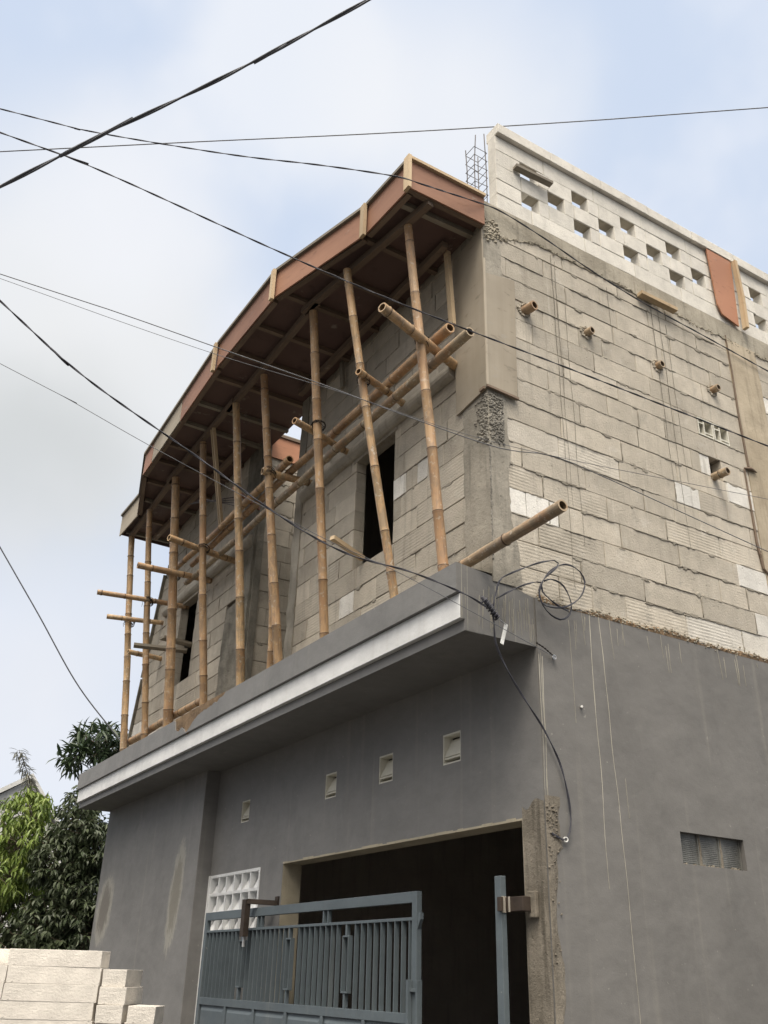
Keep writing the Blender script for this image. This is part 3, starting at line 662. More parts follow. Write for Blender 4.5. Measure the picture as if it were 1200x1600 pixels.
# corner column
def cw_side(z): return 0.165 + .03 * nz((0, z * 4, 2)) + .014 * nz((0, z * 22, 2)) + (.06 * max(0, min(1, (4.35 - z) * 4)))
def cw_front(z): return -0.295 + .025 * nz((4, z * 5, 2)) + .008 * nz((4, z * 22, 2))
mb = MB(); nzc = 110
def colpt(face, i, j, nu=8):
    z = 3.84 + (7.0 - 3.84) * j / nzc; f = i / nu; d = .003 * nz((f * 2, z * 5, face)) + .0015 * nz((f * 14, z * 14, face))
    if face == 0: return Vector((.007 + d, f * cw_side(z), z))
    return Vector((cw_front(z) * (1 - f) + .007 * f, -.007 - d * (1 - f), z)) if True else None
for face in (0, 1):
    for i in range(8):
        for j in range(nzc):
            q = [colpt(face, i, j), colpt(face, i+1, j), colpt(face, i+1, j+1), colpt(face, i, j+1)]
            mb.face(q)
for j in range(nzc):   # close the arris and the returns
    za, zb = 3.84 + 3.16 * j / nzc, 3.84 + 3.16 * (j+1) / nzc
    mb.face([colpt(1, 8, j), colpt(0, 0, j), colpt(0, 0, j+1), colpt(1, 8, j+1)])
    mb.face([Vector((-.02, cw_side(za), za)), colpt(0, 8, j), colpt(0, 8, j+1), Vector((-.02, cw_side(zb), zb))])
    mb.face([Vector((cw_front(za), .02, za)), colpt(1, 0, j), colpt(1, 0, j+1), Vector((cw_front(zb), .02, zb))])
col_ = mb.build('corner_column', M['column'], house)
mb = MB(); rr = random.Random(21)
for i in range(760):
    z = rr.uniform(4.93, 5.30) if rr.random() < .75 else rr.uniform(4.88, 5.36)
    if rr.random() < .62: p = Vector((.010, rr.uniform(0, .125), z))
    else: p = Vector((-abs(rr.gauss(0, .055)), -.010, z))
    r = rr.uniform(.004, .0115); d = Vector((rr.uniform(-1, 1), rr.uniform(-1, 1), rr.uniform(-1, 1))).normalized() * r
    mb.tube([p - d, p - d * .4, p + d * .5, p + d], [r * .3, r * .9, r * .8, r * .25], 6)
for i in range(260):   # crumbly arris
    z = rr.uniform(4.0, 4.9); r = rr.uniform(.002, .006); p = Vector((.008, -.006 + rr.uniform(-.004, .008), z)); d = Vector((0, 0, r * 2))
    mb.tube([p - d, p, p + d], [r * .3, r, r * .3], 5)
mb.build('exposed_gravel', M['gravel'], col_)
# rear column of the side wall
mb = MB(); slabby(mb, lambda u, z, d: Vector((d, z, u)), 3.80, 7.0, lambda u: 2.855, lambda u: 3.265 + .01 * nz((u * 6, 1, 1)), -.1, .009, seed=6)
mb.build('side_column', M['column_tan'], **HP)
mb = MB(); pts = [(.010, 2.855, 7.03), (.012, 2.86, 6.6), (.010, 2.85, 6.1), (.012, 2.862, 5.60)]; mb.tube(pts, [.006, .008, .010, .010], 6)
pts = [(.010, 2.80, 5.56), (.012, 2.80, 5.2), (.010, 2.80, 4.85), (.012, 2.83, 4.62), (.012, 2.9, 4.56), (.012, 3.1, 4.55)]; mb.tube(pts, [.007, .009, .012, .012, .012, .01], 6)
mb.tube([(.012, 2.80, 5.57), (.022, 2.87, 5.58), (.02, 2.95, 5.57)], [.008, .018, .006], 6)
mb.build('form_gap', M['timber_dark'], **HP)

# front block walls -----------------------------------------------------
zf = [3.84, 4.01, 4.20, 4.395, 4.59, 4.785, 4.975, 5.165, 5.355, 5.55, 5.74, 5.93, 6.12, 6.31, 6.50, 6.69, 6.86, 6.95]
def right_edge(z): return (-3.0, -0.285)
win1 = (-1.92, -1.28, 4.60, 5.70)
wh = [(-1.28, -1.09, 4.98, 5.16, 1.0), (-.93, -.78, 4.98, 5.16, .9), (-2.12, -1.88, 4.2, 4.39, .9)]
wcut = [(-1.09, 5.1), (-.93, 5.1), (-.78, 5.1), (-2.12, 4.3), (-1.88, 4.3)]
bmx, mm, sm = block_wall(Tfront, zf, right_edge, [win1], 0.60, None, wh, 0.38, 6, seed=31, cuts=wcut, smear=.22, extra_cut=0.35, tone=(.78, 1.10))
fw = bmx.build('right_bay_block_wall', M['block'], house); mm.build('joints', M['joint'], fw); sm.build('squeezed_mortar', M['mortar'], fw, smooth=True)
win2 = (-6.34, -5.77, 4.59, 5.66)
def left_edge(z): return (-7.72 + (z - 4.3) * .27, -4.5 if z > 5.1 else -4.78)
bmx, mm, sm = block_wall(Tfront, zf, left_edge, [win2], 0.60, None, [(-7.6, -7.3, 4.2, 4.4, .9), (-4.95, -4.7, 3.8, 4.0, .9), (-7.2, -6.9, 3.9, 4.2, .8)], 0.3, 4, seed=37, smear=.3, extra_cut=0.3, tone=(.80, 1.02))
fw2 = bmx.build('left_bay_block_wall', M['block'], house); mm.build('joints', M['joint'], fw2); sm.build('squeezed_mortar', M['mortar'], fw2, smooth=True)
bmx, mm, sm = block_wall(Tinner, zf, lambda z: (0.1, 2.4), [], 0.60, None, [], 0.1, 4, seed=41, smear=.35, extra_cut=0.2, tone=(.74, .98))
fw3 = bmx.build('recess_block_wall', M['block'], house); mm.build('joints', M['joint'], fw3); sm.build('squeezed_mortar', M['mortar'], fw3, smooth=True)
# concrete columns at the edges of the recess
mb = MB(); slabby(mb, lambda u, z, d: Vector((z, -d, u)), 3.84, 5.10, lambda u: -4.80 + .05 * (u - 3.84) + .012 * nz((u * 9, 1, 1)), lambda u: -4.15, -.1, .014, amp=.012, seed=16, st=.02, nv=14)
slabby(mb, lambda u, z, d: Vector((z, -d, u)), 5.10, 6.95, lambda u: -4.50 + .03 * nz((u * 7, 1, 1)), lambda u: -4.15, -.1, .008, amp=.01, seed=18, st=.02, nv=10)
mb.build('recess_column_left', M['rough'], **HP).name = 'recess_column'
mb = MB(); slabby(mb, lambda u, z, d: Vector((z, -d, u)), 3.84, 6.95, lambda u: -3.14 + .02 * nz((u * 6, 4, 1)), lambda u: -2.985 + .012 * nz((u * 9, 1, 8)), -.1, .012, amp=.012, seed=26, st=.02, nv=6)
mb.build('recess_column', M['column'], **HP)
mb = MB(); mb.box(-4.25, -4.13, 0.02, .1, 3.84, 6.9); mb.box(-3.13, -3.02, .10, 2.4, 3.84, 6.95); mb.box(-4.05, -3.13, 2.4, 2.5, 3.84, 6.95)
mb.box(-7.35, -7.25, .1, 6.9, 3.84, 6.95)
mb.build('recess_wall', M['rough'], **HP)
# rounded plastered lintel band across both bays
def band(x0, x1):
    mb = MB(); n = int(abs(x1 - x0) / .08); rows_ = []
    for i in range(n + 1):
        x = x0 + (x1 - x0) * i / n; row = []
        for k in range(9):
            a = -PI / 2 + PI * k / 8; r = .062 + .006 * nz((x * 3, k * .7, 2)); row.append(Vector((x, -.004 - math.cos(a) * r, 5.745 + math.sin(a) * r * 1.15)))
        rows_.append(row)
    for i in range(n):
        for k in range(8): mb.face([rows_[i][k], rows_[i+1][k], rows_[i+1][k+1], rows_[i][k+1]])
    mb.face(rows_[0]); mb.face(rows_[-1][::-1]); return mb.build('lintel_band', M['slab'], house)
band(-2.97, -.40); band(-6.95, -4.2)
# window recess darkness: inner rooms
mb = MB(); mb.box(-3.0, -.12, 3.0, 3.1, 3.84, 6.95); mb.box(-7.2, -4.27, 3.0, 3.1, 3.84, 6.95); mb.box(-3.01, -2.95, .12, 3.0, 3.84, 6.95); mb.box(-.135, -.122, .2, 3, 3.84, 6.95); mb.box(-4.3, -4.27, .12, 3, 3.84, 6.95)
mb.build('upper_inner_wall', M['dark_in'], **HP)
for a_, b_ in ((-1.96, -1.24), (-6.38, -5.72)):
    mb = MB(); mb.box(a_, b_, -.006, .1, 5.64, 5.70); mb.build('window_lintel', M['concrete'], **HP)
# rear upper shell
mb = MB(); mb.box(-7.35, -.12, 8.9, 9.0, 3.84, 6.95); mb.build('rear_wall', M['concrete'], **HP)
# leaning edge strip on the far end of the left bay
mb = MB(); mb.bar((-7.17, -.012, 6.35), (-7.545, -.012, 5.0), .03, .05, (0, 1, 0)); mb.build('edge_strip', M['rough'], **HP)
mb = MB(); mb.bar((-7.54, -.01, 4.98), (-7.82, -.01, 3.93), .03, .05, (0, 1, 0)); mb.build('edge_strip', M['rough'], **HP)

# roof slab -----------------------------------------------------------------
def prism(mb, poly, z0, z1, t=(1, 0, 0)):
    mb.face([(p[0], p[1], z1) for p in poly], t); mb.face([(p[0], p[1], z0) for p in poly[::-1]], t)
    for a, b in zip(poly, poly[1:] + poly[:1]): mb.face([(a[0], a[1], z0), (b[0], b[1], z0), (b[0], b[1], z1), (a[0], a[1], z1)], t)
roofline = [(.05, -.02), (.05, -.73), (-.57, -.76), (-1.69, -1.04), (-2.95, -1.06), (-5.56, -.95), (-6.65, -.66), (-7.42, -.66), (-7.44, .07)]
def inset(p, k=.02): return (p[0] * .998 - .01, p[1] + k)
mb = MB(); prism(mb, [(0.0, 0.0), (.03, -.04), (.03, -.70), (-.57, -.73), (-1.69, -1.01), (-2.95, -1.03), (-5.56, -.92), (-6.64, -.63), (-7.39, -.63), (-7.41, .07), (-7.35, .08), (-7.35, 0.0)][::-1], 6.965, 7.14)
mb.build('roof_overhang_slab', M['slab'], **HP)
mb = MB()
mb.box(-3.0, -.121, 0.001, 9.0, 6.962, 7.15); mb.box(-7.35, -4.15, 0.001, 9.0, 6.963, 7.149); mb.box(-4.149, -3.001, .001, .1, 6.964, 7.12); mb.box(-4.149, -3.001, 2.6, 9.0, 6.961, 7.148)
mb.build('roof_slab', M['slab'], **HP)

# parapet of fresh blocks ------------------------------------------------------
zp = [7.197, 7.365, 7.535, 7.705, 7.875, 8.045]
ops = []
for k in range(16):
    ops.append((.425 + .592 * k, .615 + .592 * k, 7.365, 7.535)); ops.append((.725 + .598 * k, .912 + .598 * k, 7.535, 7.705)); ops.append((.425 + .592 * k, .612 + .592 * k, 7.705, 7.875))
ops = [o for o in ops if not (2.76 < o[0] < 3.2) and not (o[1] > 2.76 and o[0] < 3.1) and o[1] < 8.8]
bmx, mm, sm = block_wall(Tside, zp, lambda z: (.155, 9.0), ops, 0.596, [.52, .73, .43, .73, .70], [(1.8, 2.1, 7.37, 7.53, 0)], 0.0, 0, gap=.004, smear=.06, seed=51, tone=(.93, 1.04), dj=.002)
pw = bmx.build('parapet', M['block_white'], house); mm.build('joints', M['mortar'], pw)
mb = MB(); y = .160
while y < 9.0:
    y2 = min(y + .6, 9.0); o = R(-.002, .002)
    mb.box(-.125, .04 + o, y + .002, y2 - .002, 8.048, 8.155 + R(-.003, .003)); y = y2
mb.build('coping', M['block_white'], pw, bevel=0.004)
# rebar cage
mb = MB(); rr = random.Random(2)
bx = [(-.14, -.045), (-.03, -.045), (-.14, .075), (-.03, .075)]
for i, (x, y) in enumerate(bx):
    top = (7.84, 7.94, 7.86, 8.02)[i]; mb.tube([(x, y, 7.1), (x + rr.uniform(-.005, .005), y, 7.6), (x + rr.uniform(-.012, .012), y + rr.uniform(-.02, .02), top)], .0045, 6)
z = 7.22
while z < 7.84:
    q = [(-.147, -.052), (-.023, -.052), (-.023, .082), (-.147, .082), (-.147, -.052)]; dz = [rr.uniform(-.012, .012) for _ in range(4)]; dz.append(dz[0])
    for i in range(4): mb.tube([(q[i][0], q[i][1], z + dz[i]), (q[i+1][0], q[i+1][1], z + dz[i+1])], .0028, 5)
    z += .095
mb.build('rebar_cage', M['rebar'], **HP)
# cement dribbles on the grey walls
mb = MB(); rr = random.Random(15)
def dribble(y0, z0, y1, z1, wv, X=.0125, T=None):
    n = max(3, int(abs(z0 - z1) / .06)); pr = None
    for i in range(n + 1):
        f = i / n; y = y0 + (y1 - y0) * f + .010 * nz((y0 * 7, f * abs(z0 - z1) * 3, 1)); z = z0 + (z1 - z0) * f; w_ = wv * (1 - .75 * f) * (.6 + 1.1 * abs(nz((y0 * 9, f * abs(z0 - z1) * 5, 3))))
        c = [Vector((X, y - w_, z)), Vector((X + .0022, y, z)), Vector((X, y + w_, z))]
        if pr: mb.face([pr[0], pr[1], c[1], c[0]]); mb.face([pr[1], pr[2], c[2], c[1]])
        pr = c
for a in ((.81, 3.79, .81, 2.02, .0045), (.905, 3.79, .98, 1.2, .0042), (.375, 3.40, .355, 2.5, .004), (.345, 3.41, .34, 2.5, .004), (.36, 3.42, .365, 1.0, .0025), (.62, 3.7, .63, 3.0, .002), (.74, 3.79, .76, 3.55, .003), (1.0, 3.79, 1.02, 3.5, .003), (1.12, 3.78, 1.13, 3.62, .002), (1.5, 3.78, 1.51, 3.6, .002), (2.1, 3.79, 2.12, 3.55, .003), (2.3, 3.79, 2.31, 3.6, .002), (1.02, 2.7, 1.03, 2.45, .0015)): dribble(*a)
for i in range(46): y = rr.uniform(-.05, .32) if i % 4 else rr.uniform(-.28, 0); z0 = rr.uniform(3.6, 3.82 - max(0, y) * .1); dribble(y, z0, y + rr.uniform(-.004, .004), rr.uniform(3.47, z0 - .06), rr.uniform(.001, .003), .0014)
for i in range(26): y = rr.uniform(.4, 3.4); z0 = rr.uniform(3.7, 3.79); dribble(y, z0, y + rr.uniform(-.01, .01), z0 - rr.uniform(.03, .22), rr.uniform(.0015, .003))
mb.build('cement_dribbles', M['drip'], **HP)['kind'] = 'stuff'
mb = MB()
for (y, za, zb, w_) in ((.70, 6.95, 3.95, .004), (.735, 6.9, 4.6, .003), (.82, 6.5, 4.3, .0025), (1.86, 6.98, 4.9, .005), (1.95, 6.98, 4.6, .004), (2.03, 6.8, 5.2, .003), (1.33, 6.9, 6.3, .004), (.3, 4.6, 4.3, .002)): dribble(y, za, y + .01, zb, w_, .0055)
mb.build('dark_streaks', M['rough'], **HP)['kind'] = 'stuff'

# ------------------------------------------------------------------ roof formwork
fw_ = thing('roof_formwork', 'reddish plywood formwork with fascia boards and battens under the roof overhang', 'formwork', (-3.7, -.5, 6.9))
mats = ['ply_red', 'ply_red', 'ply_red', 'ply_red', 'ply_pale', 'ply_under', 'ply_pale', 'ply_under']
def fasc(a, b, m_, z0=6.885, z1=7.165, th=.014, nm='fascia_board'):
    mb = MB(); a = Vector((a[0], a[1], 0)); b = Vector((b[0], b[1], 0)); d = (b - a).normalized(); nrm = Vector((d.y, -d.x, 0)) * th
    P = [a, b, b + nrm, a + nrm]; mb.hexa([p + Vector((0, 0, z0)) for p in P] + [p + Vector((0, 0, z1)) for p in P]); return mb.build(nm, M[m_], fw_)
rl = roofline
segs = [(rl[0], rl[1], 'ply_red'), (rl[1], rl[2], 'ply_red'), (rl[2], rl[3], 'ply_red')]
def lerp2(a, b, f): return (a[0] + (b[0]-a[0]) * f, a[1] + (b[1]-a[1]) * f)
segs += [(rl[3], rl[4], 'ply_red'), (rl[4], lerp2(rl[4], rl[5], .45), 'ply_red'), (lerp2(rl[4], rl[5], .455), lerp2(rl[4], rl[5], .86), 'ply_pale'), (lerp2(rl[4], rl[5], .865), rl[5], 'ply_red'), (rl[5], rl[6], 'ply_under'), (rl[6], rl[7], 'ply_pale'), (rl[7], rl[8], 'ply_under')]
for i, (a, b, m_) in enumerate(segs):
    a2 = lerp2(a, b, .002); b2 = lerp2(a, b, .998)
    fasc(a2, b2, m_, z0=6.885 + R(-.004, .004) + (-.02 if i == 8 else 0), z1=7.165 + R(-.004, .004))
# pale batten along the top of the fascia
for i, (a, b) in enumerate(zip(rl[:-1], rl[1:])):
    mb = MB(); mb.bar((a[0], a[1], 7.180), (b[0], b[1], 7.180), .05, .028); mb.build('top_batten', M['timber'] if i == 0 else M['timber_gray'], fw_)
# inner edge batten at the foot of the fascia
for a, b in zip(rl[:6], rl[1:7]):
    d = Vector((b[0]-a[0], b[1]-a[1], 0)).normalized(); nr = Vector((-d.y, d.x, 0)) * -.04
    mb = MB(); mb.bar((a[0] - nr.x*-1 - d.x*-.05, a[1] - nr.y*-1, 6.905), (b[0] - nr.x*-1, b[1] - nr.y*-1, 6.905), .045, .05); mb.build('edge_batten', M['timber_dark'], fw_)
# upright cleats
for (p, wv) in ((rl[1], .07), (rl[2], .06), (rl[3], .05), (( -3.0, -1.06), .05)):
    mb = MB(); mb.bar((p[0] + .01, p[1] - .03, 6.84), (p[0] + .01, p[1] - .03, 7.175), wv, .03, (0, 1, 0)); mb.build('cleat', M['timber'], fw_)
# soffit
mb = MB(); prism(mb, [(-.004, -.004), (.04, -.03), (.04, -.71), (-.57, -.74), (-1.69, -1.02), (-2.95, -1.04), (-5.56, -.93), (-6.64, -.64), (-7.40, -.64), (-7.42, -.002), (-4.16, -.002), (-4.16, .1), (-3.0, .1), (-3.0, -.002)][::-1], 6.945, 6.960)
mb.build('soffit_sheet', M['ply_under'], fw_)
def edge_y(x):
    for a, b in zip(rl[1:], rl[2:]):
        if b[0] <= x <= a[0]: return a[1] + (b[1]-a[1]) * (x - a[0]) / (b[0] - a[0])
    return -.66
x = -.16; rr = random.Random(6)
while x < 0 and x > -7.35:
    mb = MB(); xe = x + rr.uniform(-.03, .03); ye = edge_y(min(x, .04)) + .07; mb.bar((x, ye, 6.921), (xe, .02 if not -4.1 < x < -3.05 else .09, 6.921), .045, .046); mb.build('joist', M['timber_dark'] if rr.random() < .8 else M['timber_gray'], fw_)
    x -= rr.uniform(.40, .58)
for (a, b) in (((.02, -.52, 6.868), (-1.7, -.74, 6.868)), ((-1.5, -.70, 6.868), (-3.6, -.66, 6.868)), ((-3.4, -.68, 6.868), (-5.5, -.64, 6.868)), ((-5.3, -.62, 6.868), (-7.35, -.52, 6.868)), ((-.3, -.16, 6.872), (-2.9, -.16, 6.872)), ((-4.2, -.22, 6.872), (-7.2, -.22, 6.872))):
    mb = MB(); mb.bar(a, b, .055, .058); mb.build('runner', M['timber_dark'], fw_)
# orange board beyond the recess
mb = MB(); mb.box(-4.142, -4.128, .10, 1.6, 6.80, 7.08); mb.build('recess_fascia_board', M['ply_orange'], fw_)
mb = MB(); mb.bar((-4.135, .10, 7.097), (-4.135, 1.6, 7.097), .05, .03); mb.build('recess_batten', M['timber_dark'], fw_)
# column form sheets still nailed on the corner
cs = thing('column_shutter', 'tan plywood sheets still boxing the corner column below the roof', 'formwork', (0, 0, 5.4))
mb = MB(); P = [on_x(*q, .016) for q in ((762, 604), (805, 625), (803, 440), (751, 424))]; P[0].y = -.03; P[3].y = -.03; P[1].y = .255; P[2].y = .28
mb.hexa([Vector((.010, p.y, p.z)) for p in P[:1]] + [Vector((.024, P[0].y, P[0].z)), Vector((.024, P[1].y, P[1].z)), Vector((.010, P[1].y, P[1].z)), Vector((.010, P[3].y, P[3].z)), Vector((.024, P[3].y, P[3].z)), Vector((.024, P[2].y, P[2].z)), Vector((.010, P[2].y, P[2].z))])
mb.build('side_sheet', M['ply_tan'], cs)
mb = MB(); a = -.36; 
mb.hexa([Vector(p) for p in ((a, -.024, 5.30), (.008, -.024, 5.345), (.008, -.010, 5.345), (a, -.010, 5.30), (a - .02, -.024, 6.83), (.008, -.024, 6.87), (.008, -.010, 6.87), (a - .02, -.010, 6.83))])
mb.build('front_sheet', M['ply_tan'], cs)
mb = MB(); mb.box(.0245, .033, -.034, -.014, 5.36, 6.55); mb.build('corner_batten', M['ply_tan'], cs)
mb = MB(); mb.bar((.028, -.03, 5.352), (.028, .26, 5.340), .02, .018); mb.bar((.0, -.03, 5.35), (-.05, -.034, 5.345), .02, .022); mb.build('bottom_cleat', M['timber_dark'], cs)

# orange board patched over the parapet
pb = thing('plywood_patch', 'orange plywood sheet with a pale strut fixed over a gap in the parapet', 'board', (.03, 2.95, 7.25))
mb = MB(); P = [(2.79, 7.36), (2.84, 7.26), (3.06, 7.21), (3.11, 8.04), (2.76, 8.04)]
mb.face([(.034, p[0], p[1]) for p in P]); mb.face([(.020, p[0], p[1]) for p in P[::-1]])
for a, b in zip(P, P[1:] + P[:1]): mb.face([(.020, a[0], a[1]), (.020, b[0], b[1]), (.034, b[0], b[1]), (.034, a[0], a[1])])
mb.build('sheet', M['ply_orange'], pb)
mb = MB(); mb.bar((.055, 3.135, 8.04), (.055, 3.15, 7.6), .035, .05, (1, 0, 0)); mb.bar((.055, 3.15, 7.6), (.055, 3.13, 7.2), .035, .055, (1, 0, 0)); mb.build('strut', M['timber'], pb)
def lone(mb, name, mat, label, cat, group=None, **k): return tag(mb.build(name, mat, **k), label, cat, group)
mb = MB(); mb.bar((.04, 1.70, 6.985), (.055, 2.13, 6.97), .035, .06, (1, 0, 0)); lone(mb, 'timber_offcut', M['timber'], 'short pale timber offcut stuck on the ring beam under the parapet', 'timber')
mb = MB(); mb.bar((.03, .34, 7.745), (.06, .72, 7.725), .03, .055, (1, 0, 0)); lone(mb, 'timber_offcut', M['timber_gray'], 'weathered brown wood piece tied across the top hole of the white parapet', 'timber')

# ------------------------------------------------------------------ bamboo
def bamboo_mesh(p0, p1, r0, r1, seed, hollow0=False, hollow1=False, internode=.30, bend=.014):
    rn = random.Random(seed); p0 = Vector(p0); p1 = Vector(p1); Ld = (p1 - p0).length; d = (p1 - p0) / Ld; sx = d.orthogonal().normalized(); sy = d.cross(sx)
    ss = []; s_ = rn.uniform(.05, internode); nodes = []
    while s_ < Ld - .02: nodes.append(s_); s_ += internode * rn.uniform(.65, 1.3)
    keys = {0.0: ('e',), Ld: ('e',)}
    for q in nodes:
        for o, k in ((-.016, 'a'), (-.004, 'n'), (.005, 'd'), (.016, 'b')): keys[min(max(q + o, .001), Ld - .001)] = k
        if q + .1 < Ld: keys[q + internode * .5 if q + internode * .5 < Ld else q + .1] = 'm'
    ks = sorted(keys); pts, rad, tn = [], [], []
    a1, a2 = rn.uniform(0, 6), rn.uniform(0, 6)
    for q in ks:
        f = q / Ld; off = sx * math.sin(f * PI * 1.3 + a1) * bend + sy * math.sin(f * PI * 1.1 + a2) * bend
        off -= sx * math.sin(a1) * bend * (1 - f) + sy * math.sin(a2) * bend * (1 - f)
        k = keys[q]; r = r0 + (r1 - r0) * f
        off += (sx * nz((q * 1.3 + seed, 1, 2)) + sy * nz((q * 1.3 + seed, 7, 2))) * bend * .8; r *= rn.uniform(.965, 1.03)
        r *= {'n': 1.11, 'd': 1.05, 'a': 1.0, 'b': .975}.get(k if isinstance(k, str) else '', 1.0)
        pts.append(p0 + d * q + off); rad.append(r); t = {'n': .42, 'd': .95, 'a': .9}.get(k if isinstance(k, str) else '', 1.0); tn.append((t * rn.uniform(.93, 1.07), {'n': 1.0, 'a': .25}.get(k if isinstance(k, str) else '', 0), 0))
    mb = MB(); mb.tube(pts, rad, 14, tn, caps=False)
    for e, hol in ((0, hollow0), (-1, hollow1)):
        c = pts[e]; dd = (pts[1] - pts[0]).normalized() if e == 0 else (pts[-2] - pts[-1]).normalized(); r = rad[e]
        a = dd.orthogonal().normalized(); b = dd.cross(a)
        def ring(rr_, off): return [c + dd * off + (a * math.cos(2*PI*k/14) + b * math.sin(2*PI*k/14)) * rr_ for k in range(14)]
        o_, i_, n_ = ring(r, 0), ring(r * .72, 0), ring(r * .7, .07)
        if hol:
            for k in range(14):
                k2 = (k+1) % 14; mb.face([o_[k], o_[k2], i_[k2], i_[k]], (1.15, 0, 0)); mb.face([i_[k], i_[k2], n_[k2], n_[k]], (.45, 0, 0))
            mb.face(n_, (.25, 0, 0))
        else: mb.face(o_, (.9, 0, 0))
    return mb
def lash(center, axis, r, parent, turns=3, tail=True, seed=0):
    rn = random.Random(seed); mb = MB(); axis = Vector(axis).normalized(); 
    for t in range(turns):
        tl = Vector((rn.uniform(-.35, .35), rn.uniform(-.35, .35), rn.uniform(-.35, .35))); ax = (axis + tl).normalized(); a = ax.orthogonal().normalized(); b = ax.cross(a); c = Vector(center) + axis * rn.uniform(-.02, .02)
        pts = [c + (a * math.cos(2*PI*k/14) + b * math.sin(2*PI*k/14)) * (r * rn.uniform(1.04, 1.16)) for k in range(15)]; pts[-1] = pts[0]
        mb.tube(pts, .003, 4, caps=False)
    if tail:
        c = Vector(center) + Vector((0, -r, 0)); mb.tube([c, c + Vector((rn.uniform(-.03, .03), -.02, -.02)), c + Vector((rn.uniform(-.04, .04), -.01, -.07))], .0018, 4)
    o = mb.build('lashing', M['wire'], parent); return o
def culm(p0, p1, r0, r1, label, group, seed, mat='bamboo', name='bamboo_pole', **k):
    o = bamboo_mesh(p0, p1, r0, r1, seed, **k).build(name, M[mat], smooth=True)
    tag(o, label, 'bamboo pole', group); return o
GP = 'upright bamboo props under the roof overhang'
props = [((-.285, -.19, 3.895), (-.26, -.54, 6.84), .037, .030, 'first upright bamboo prop from the house corner, leaning slightly outward'),
 ((-.90, -.19, 3.895), (-.97, -.70, 6.84), .033, .030, 'second upright bamboo prop from the house corner, in front of the open window'),
 ((-1.98, -.19, 3.895), (-1.61, -.68, 6.84), .037, .034, 'third upright bamboo prop from the corner, reddish and straight, left of the open window'),
 ((-2.83, -.19, 3.895), (-2.77, -.63, 6.84), .040, .033, 'fourth upright bamboo prop from the corner, with a shorter pole tied to its foot'),
 ((-3.66, -.19, 3.895), (-3.40, -.65, 6.84), .042, .033, 'fifth upright bamboo prop from the corner, in front of the recess between the bays'),
 ((-4.60, -.19, 3.895), (-4.34, -.65, 6.84), .040, .032, 'upright bamboo prop with pale spots, in front of the rough mortar column'),
 ((-5.66, -.19, 3.87), (-5.31, -.61, 6.84), .055, .042, 'thickest upright bamboo prop, its foot at the broken plaster of the canopy edge'),
 ((-6.47, -.19, 3.895), (-6.33, -.59, 6.84), .040, .032, 'second upright bamboo prop from the far end of the canopy, reddish and thin'),
 ((-7.28, -.19, 3.895), (-7.29, -.51, 6.84), .042, .036, 'farthest upright bamboo prop, greyish, at the outer end of the overhang')]
PO = []
for i, (a, b, r0, r1, lb) in enumerate(props): PO.append(culm(a, b, r0 * 1.04, r1 * 1.12, lb, GP, 100 + i, mat='bamboo', bend=.006, internode=.42 if i < 6 else .36))
def on_prop(i, z): a, b = Vector(props[i][0]), Vector(props[i][1]); return a + (b - a) * ((z - a.z) / (b.z - a.z))
q = on_prop(3, 5.15)
culm((-3.08, -.16, 3.895), (q.x - .05, q.y + .02, 5.25), .036, .03, 'shorter leaning bamboo pole tied behind the fourth prop near the recess', None, 140, mat='bamboo')
# putlogs: short bamboo pieces sticking out of the facade
GL = 'short bamboo putlogs sticking out of the facade'
put = [((714, 573), (597, 480), .040, 'putlog nearest the house corner, its pale cut end highest of all'),
 ((636, 636), (560, 580), .032, 'short bamboo putlog crossing the second prop above the open window'),
 ((550, 710), (460, 657), .032, 'short bamboo putlog with open round end, crossing the third prop'),
 ((492, 757), (410, 736), .038, 'short thick bamboo putlog crossing the fourth prop beside the recess'),
 ((370, 878), (264, 840), .038, 'bamboo putlog crossing the prop in front of the rough mortar column'),
 ((330, 908), (215, 883), .038, 'bamboo putlog crossing the thickest prop, above the far window'),
 ((285, 947), (152, 925), .033, 'long thin bamboo putlog sticking out farthest to the left'),
 ((255, 973), (167, 963), .033, 'bamboo putlog just below the longest one at the far end'),
 ((252, 1030), (200, 1018), .034, 'lowest bamboo putlog near the far corner, beside a plank')]
PUT = []
for i, (wp, ep, r, lb) in enumerate(put):
    W_ = on_y(*wp, 0.0); W_.z = max(W_.z, 0); E_ = on_z(*ep, W_.z); W2 = W_ + (W_ - E_).normalized() * (.08 if i != 3 else .3)
    r *= .97; o = culm(E_, W2, r, r * .95, lb, GL, 200 + i, name='bamboo_putlog', hollow0=True, bend=.004, internode=.33); PUT.append((W_, E_, o))
for i, j in ((0, 0), (1, 1), (2, 2), (3, 3), (4, 5), (5, 6), (6, 7), (7, 7), (6, 8), (7, 8)):
    z = PUT[i][0].z; p = on_prop(j, z); lash(p + Vector((0, .012, 0)), (0, .3, 1), props[j][2] + .018, PO[j], 5, True, i * 7 + j)
# reddish thin stick by the recess
a, b = on_y(405, 795, -.1), on_z(365, 763, on_y(405, 795, -.1).z)
mb = MB(); mb.bar(a, b, .03, .035); lone(mb, 'timber_stick', M['ply_red'], 'thin reddish stick poking out left of the recess under the overhang', 'timber')
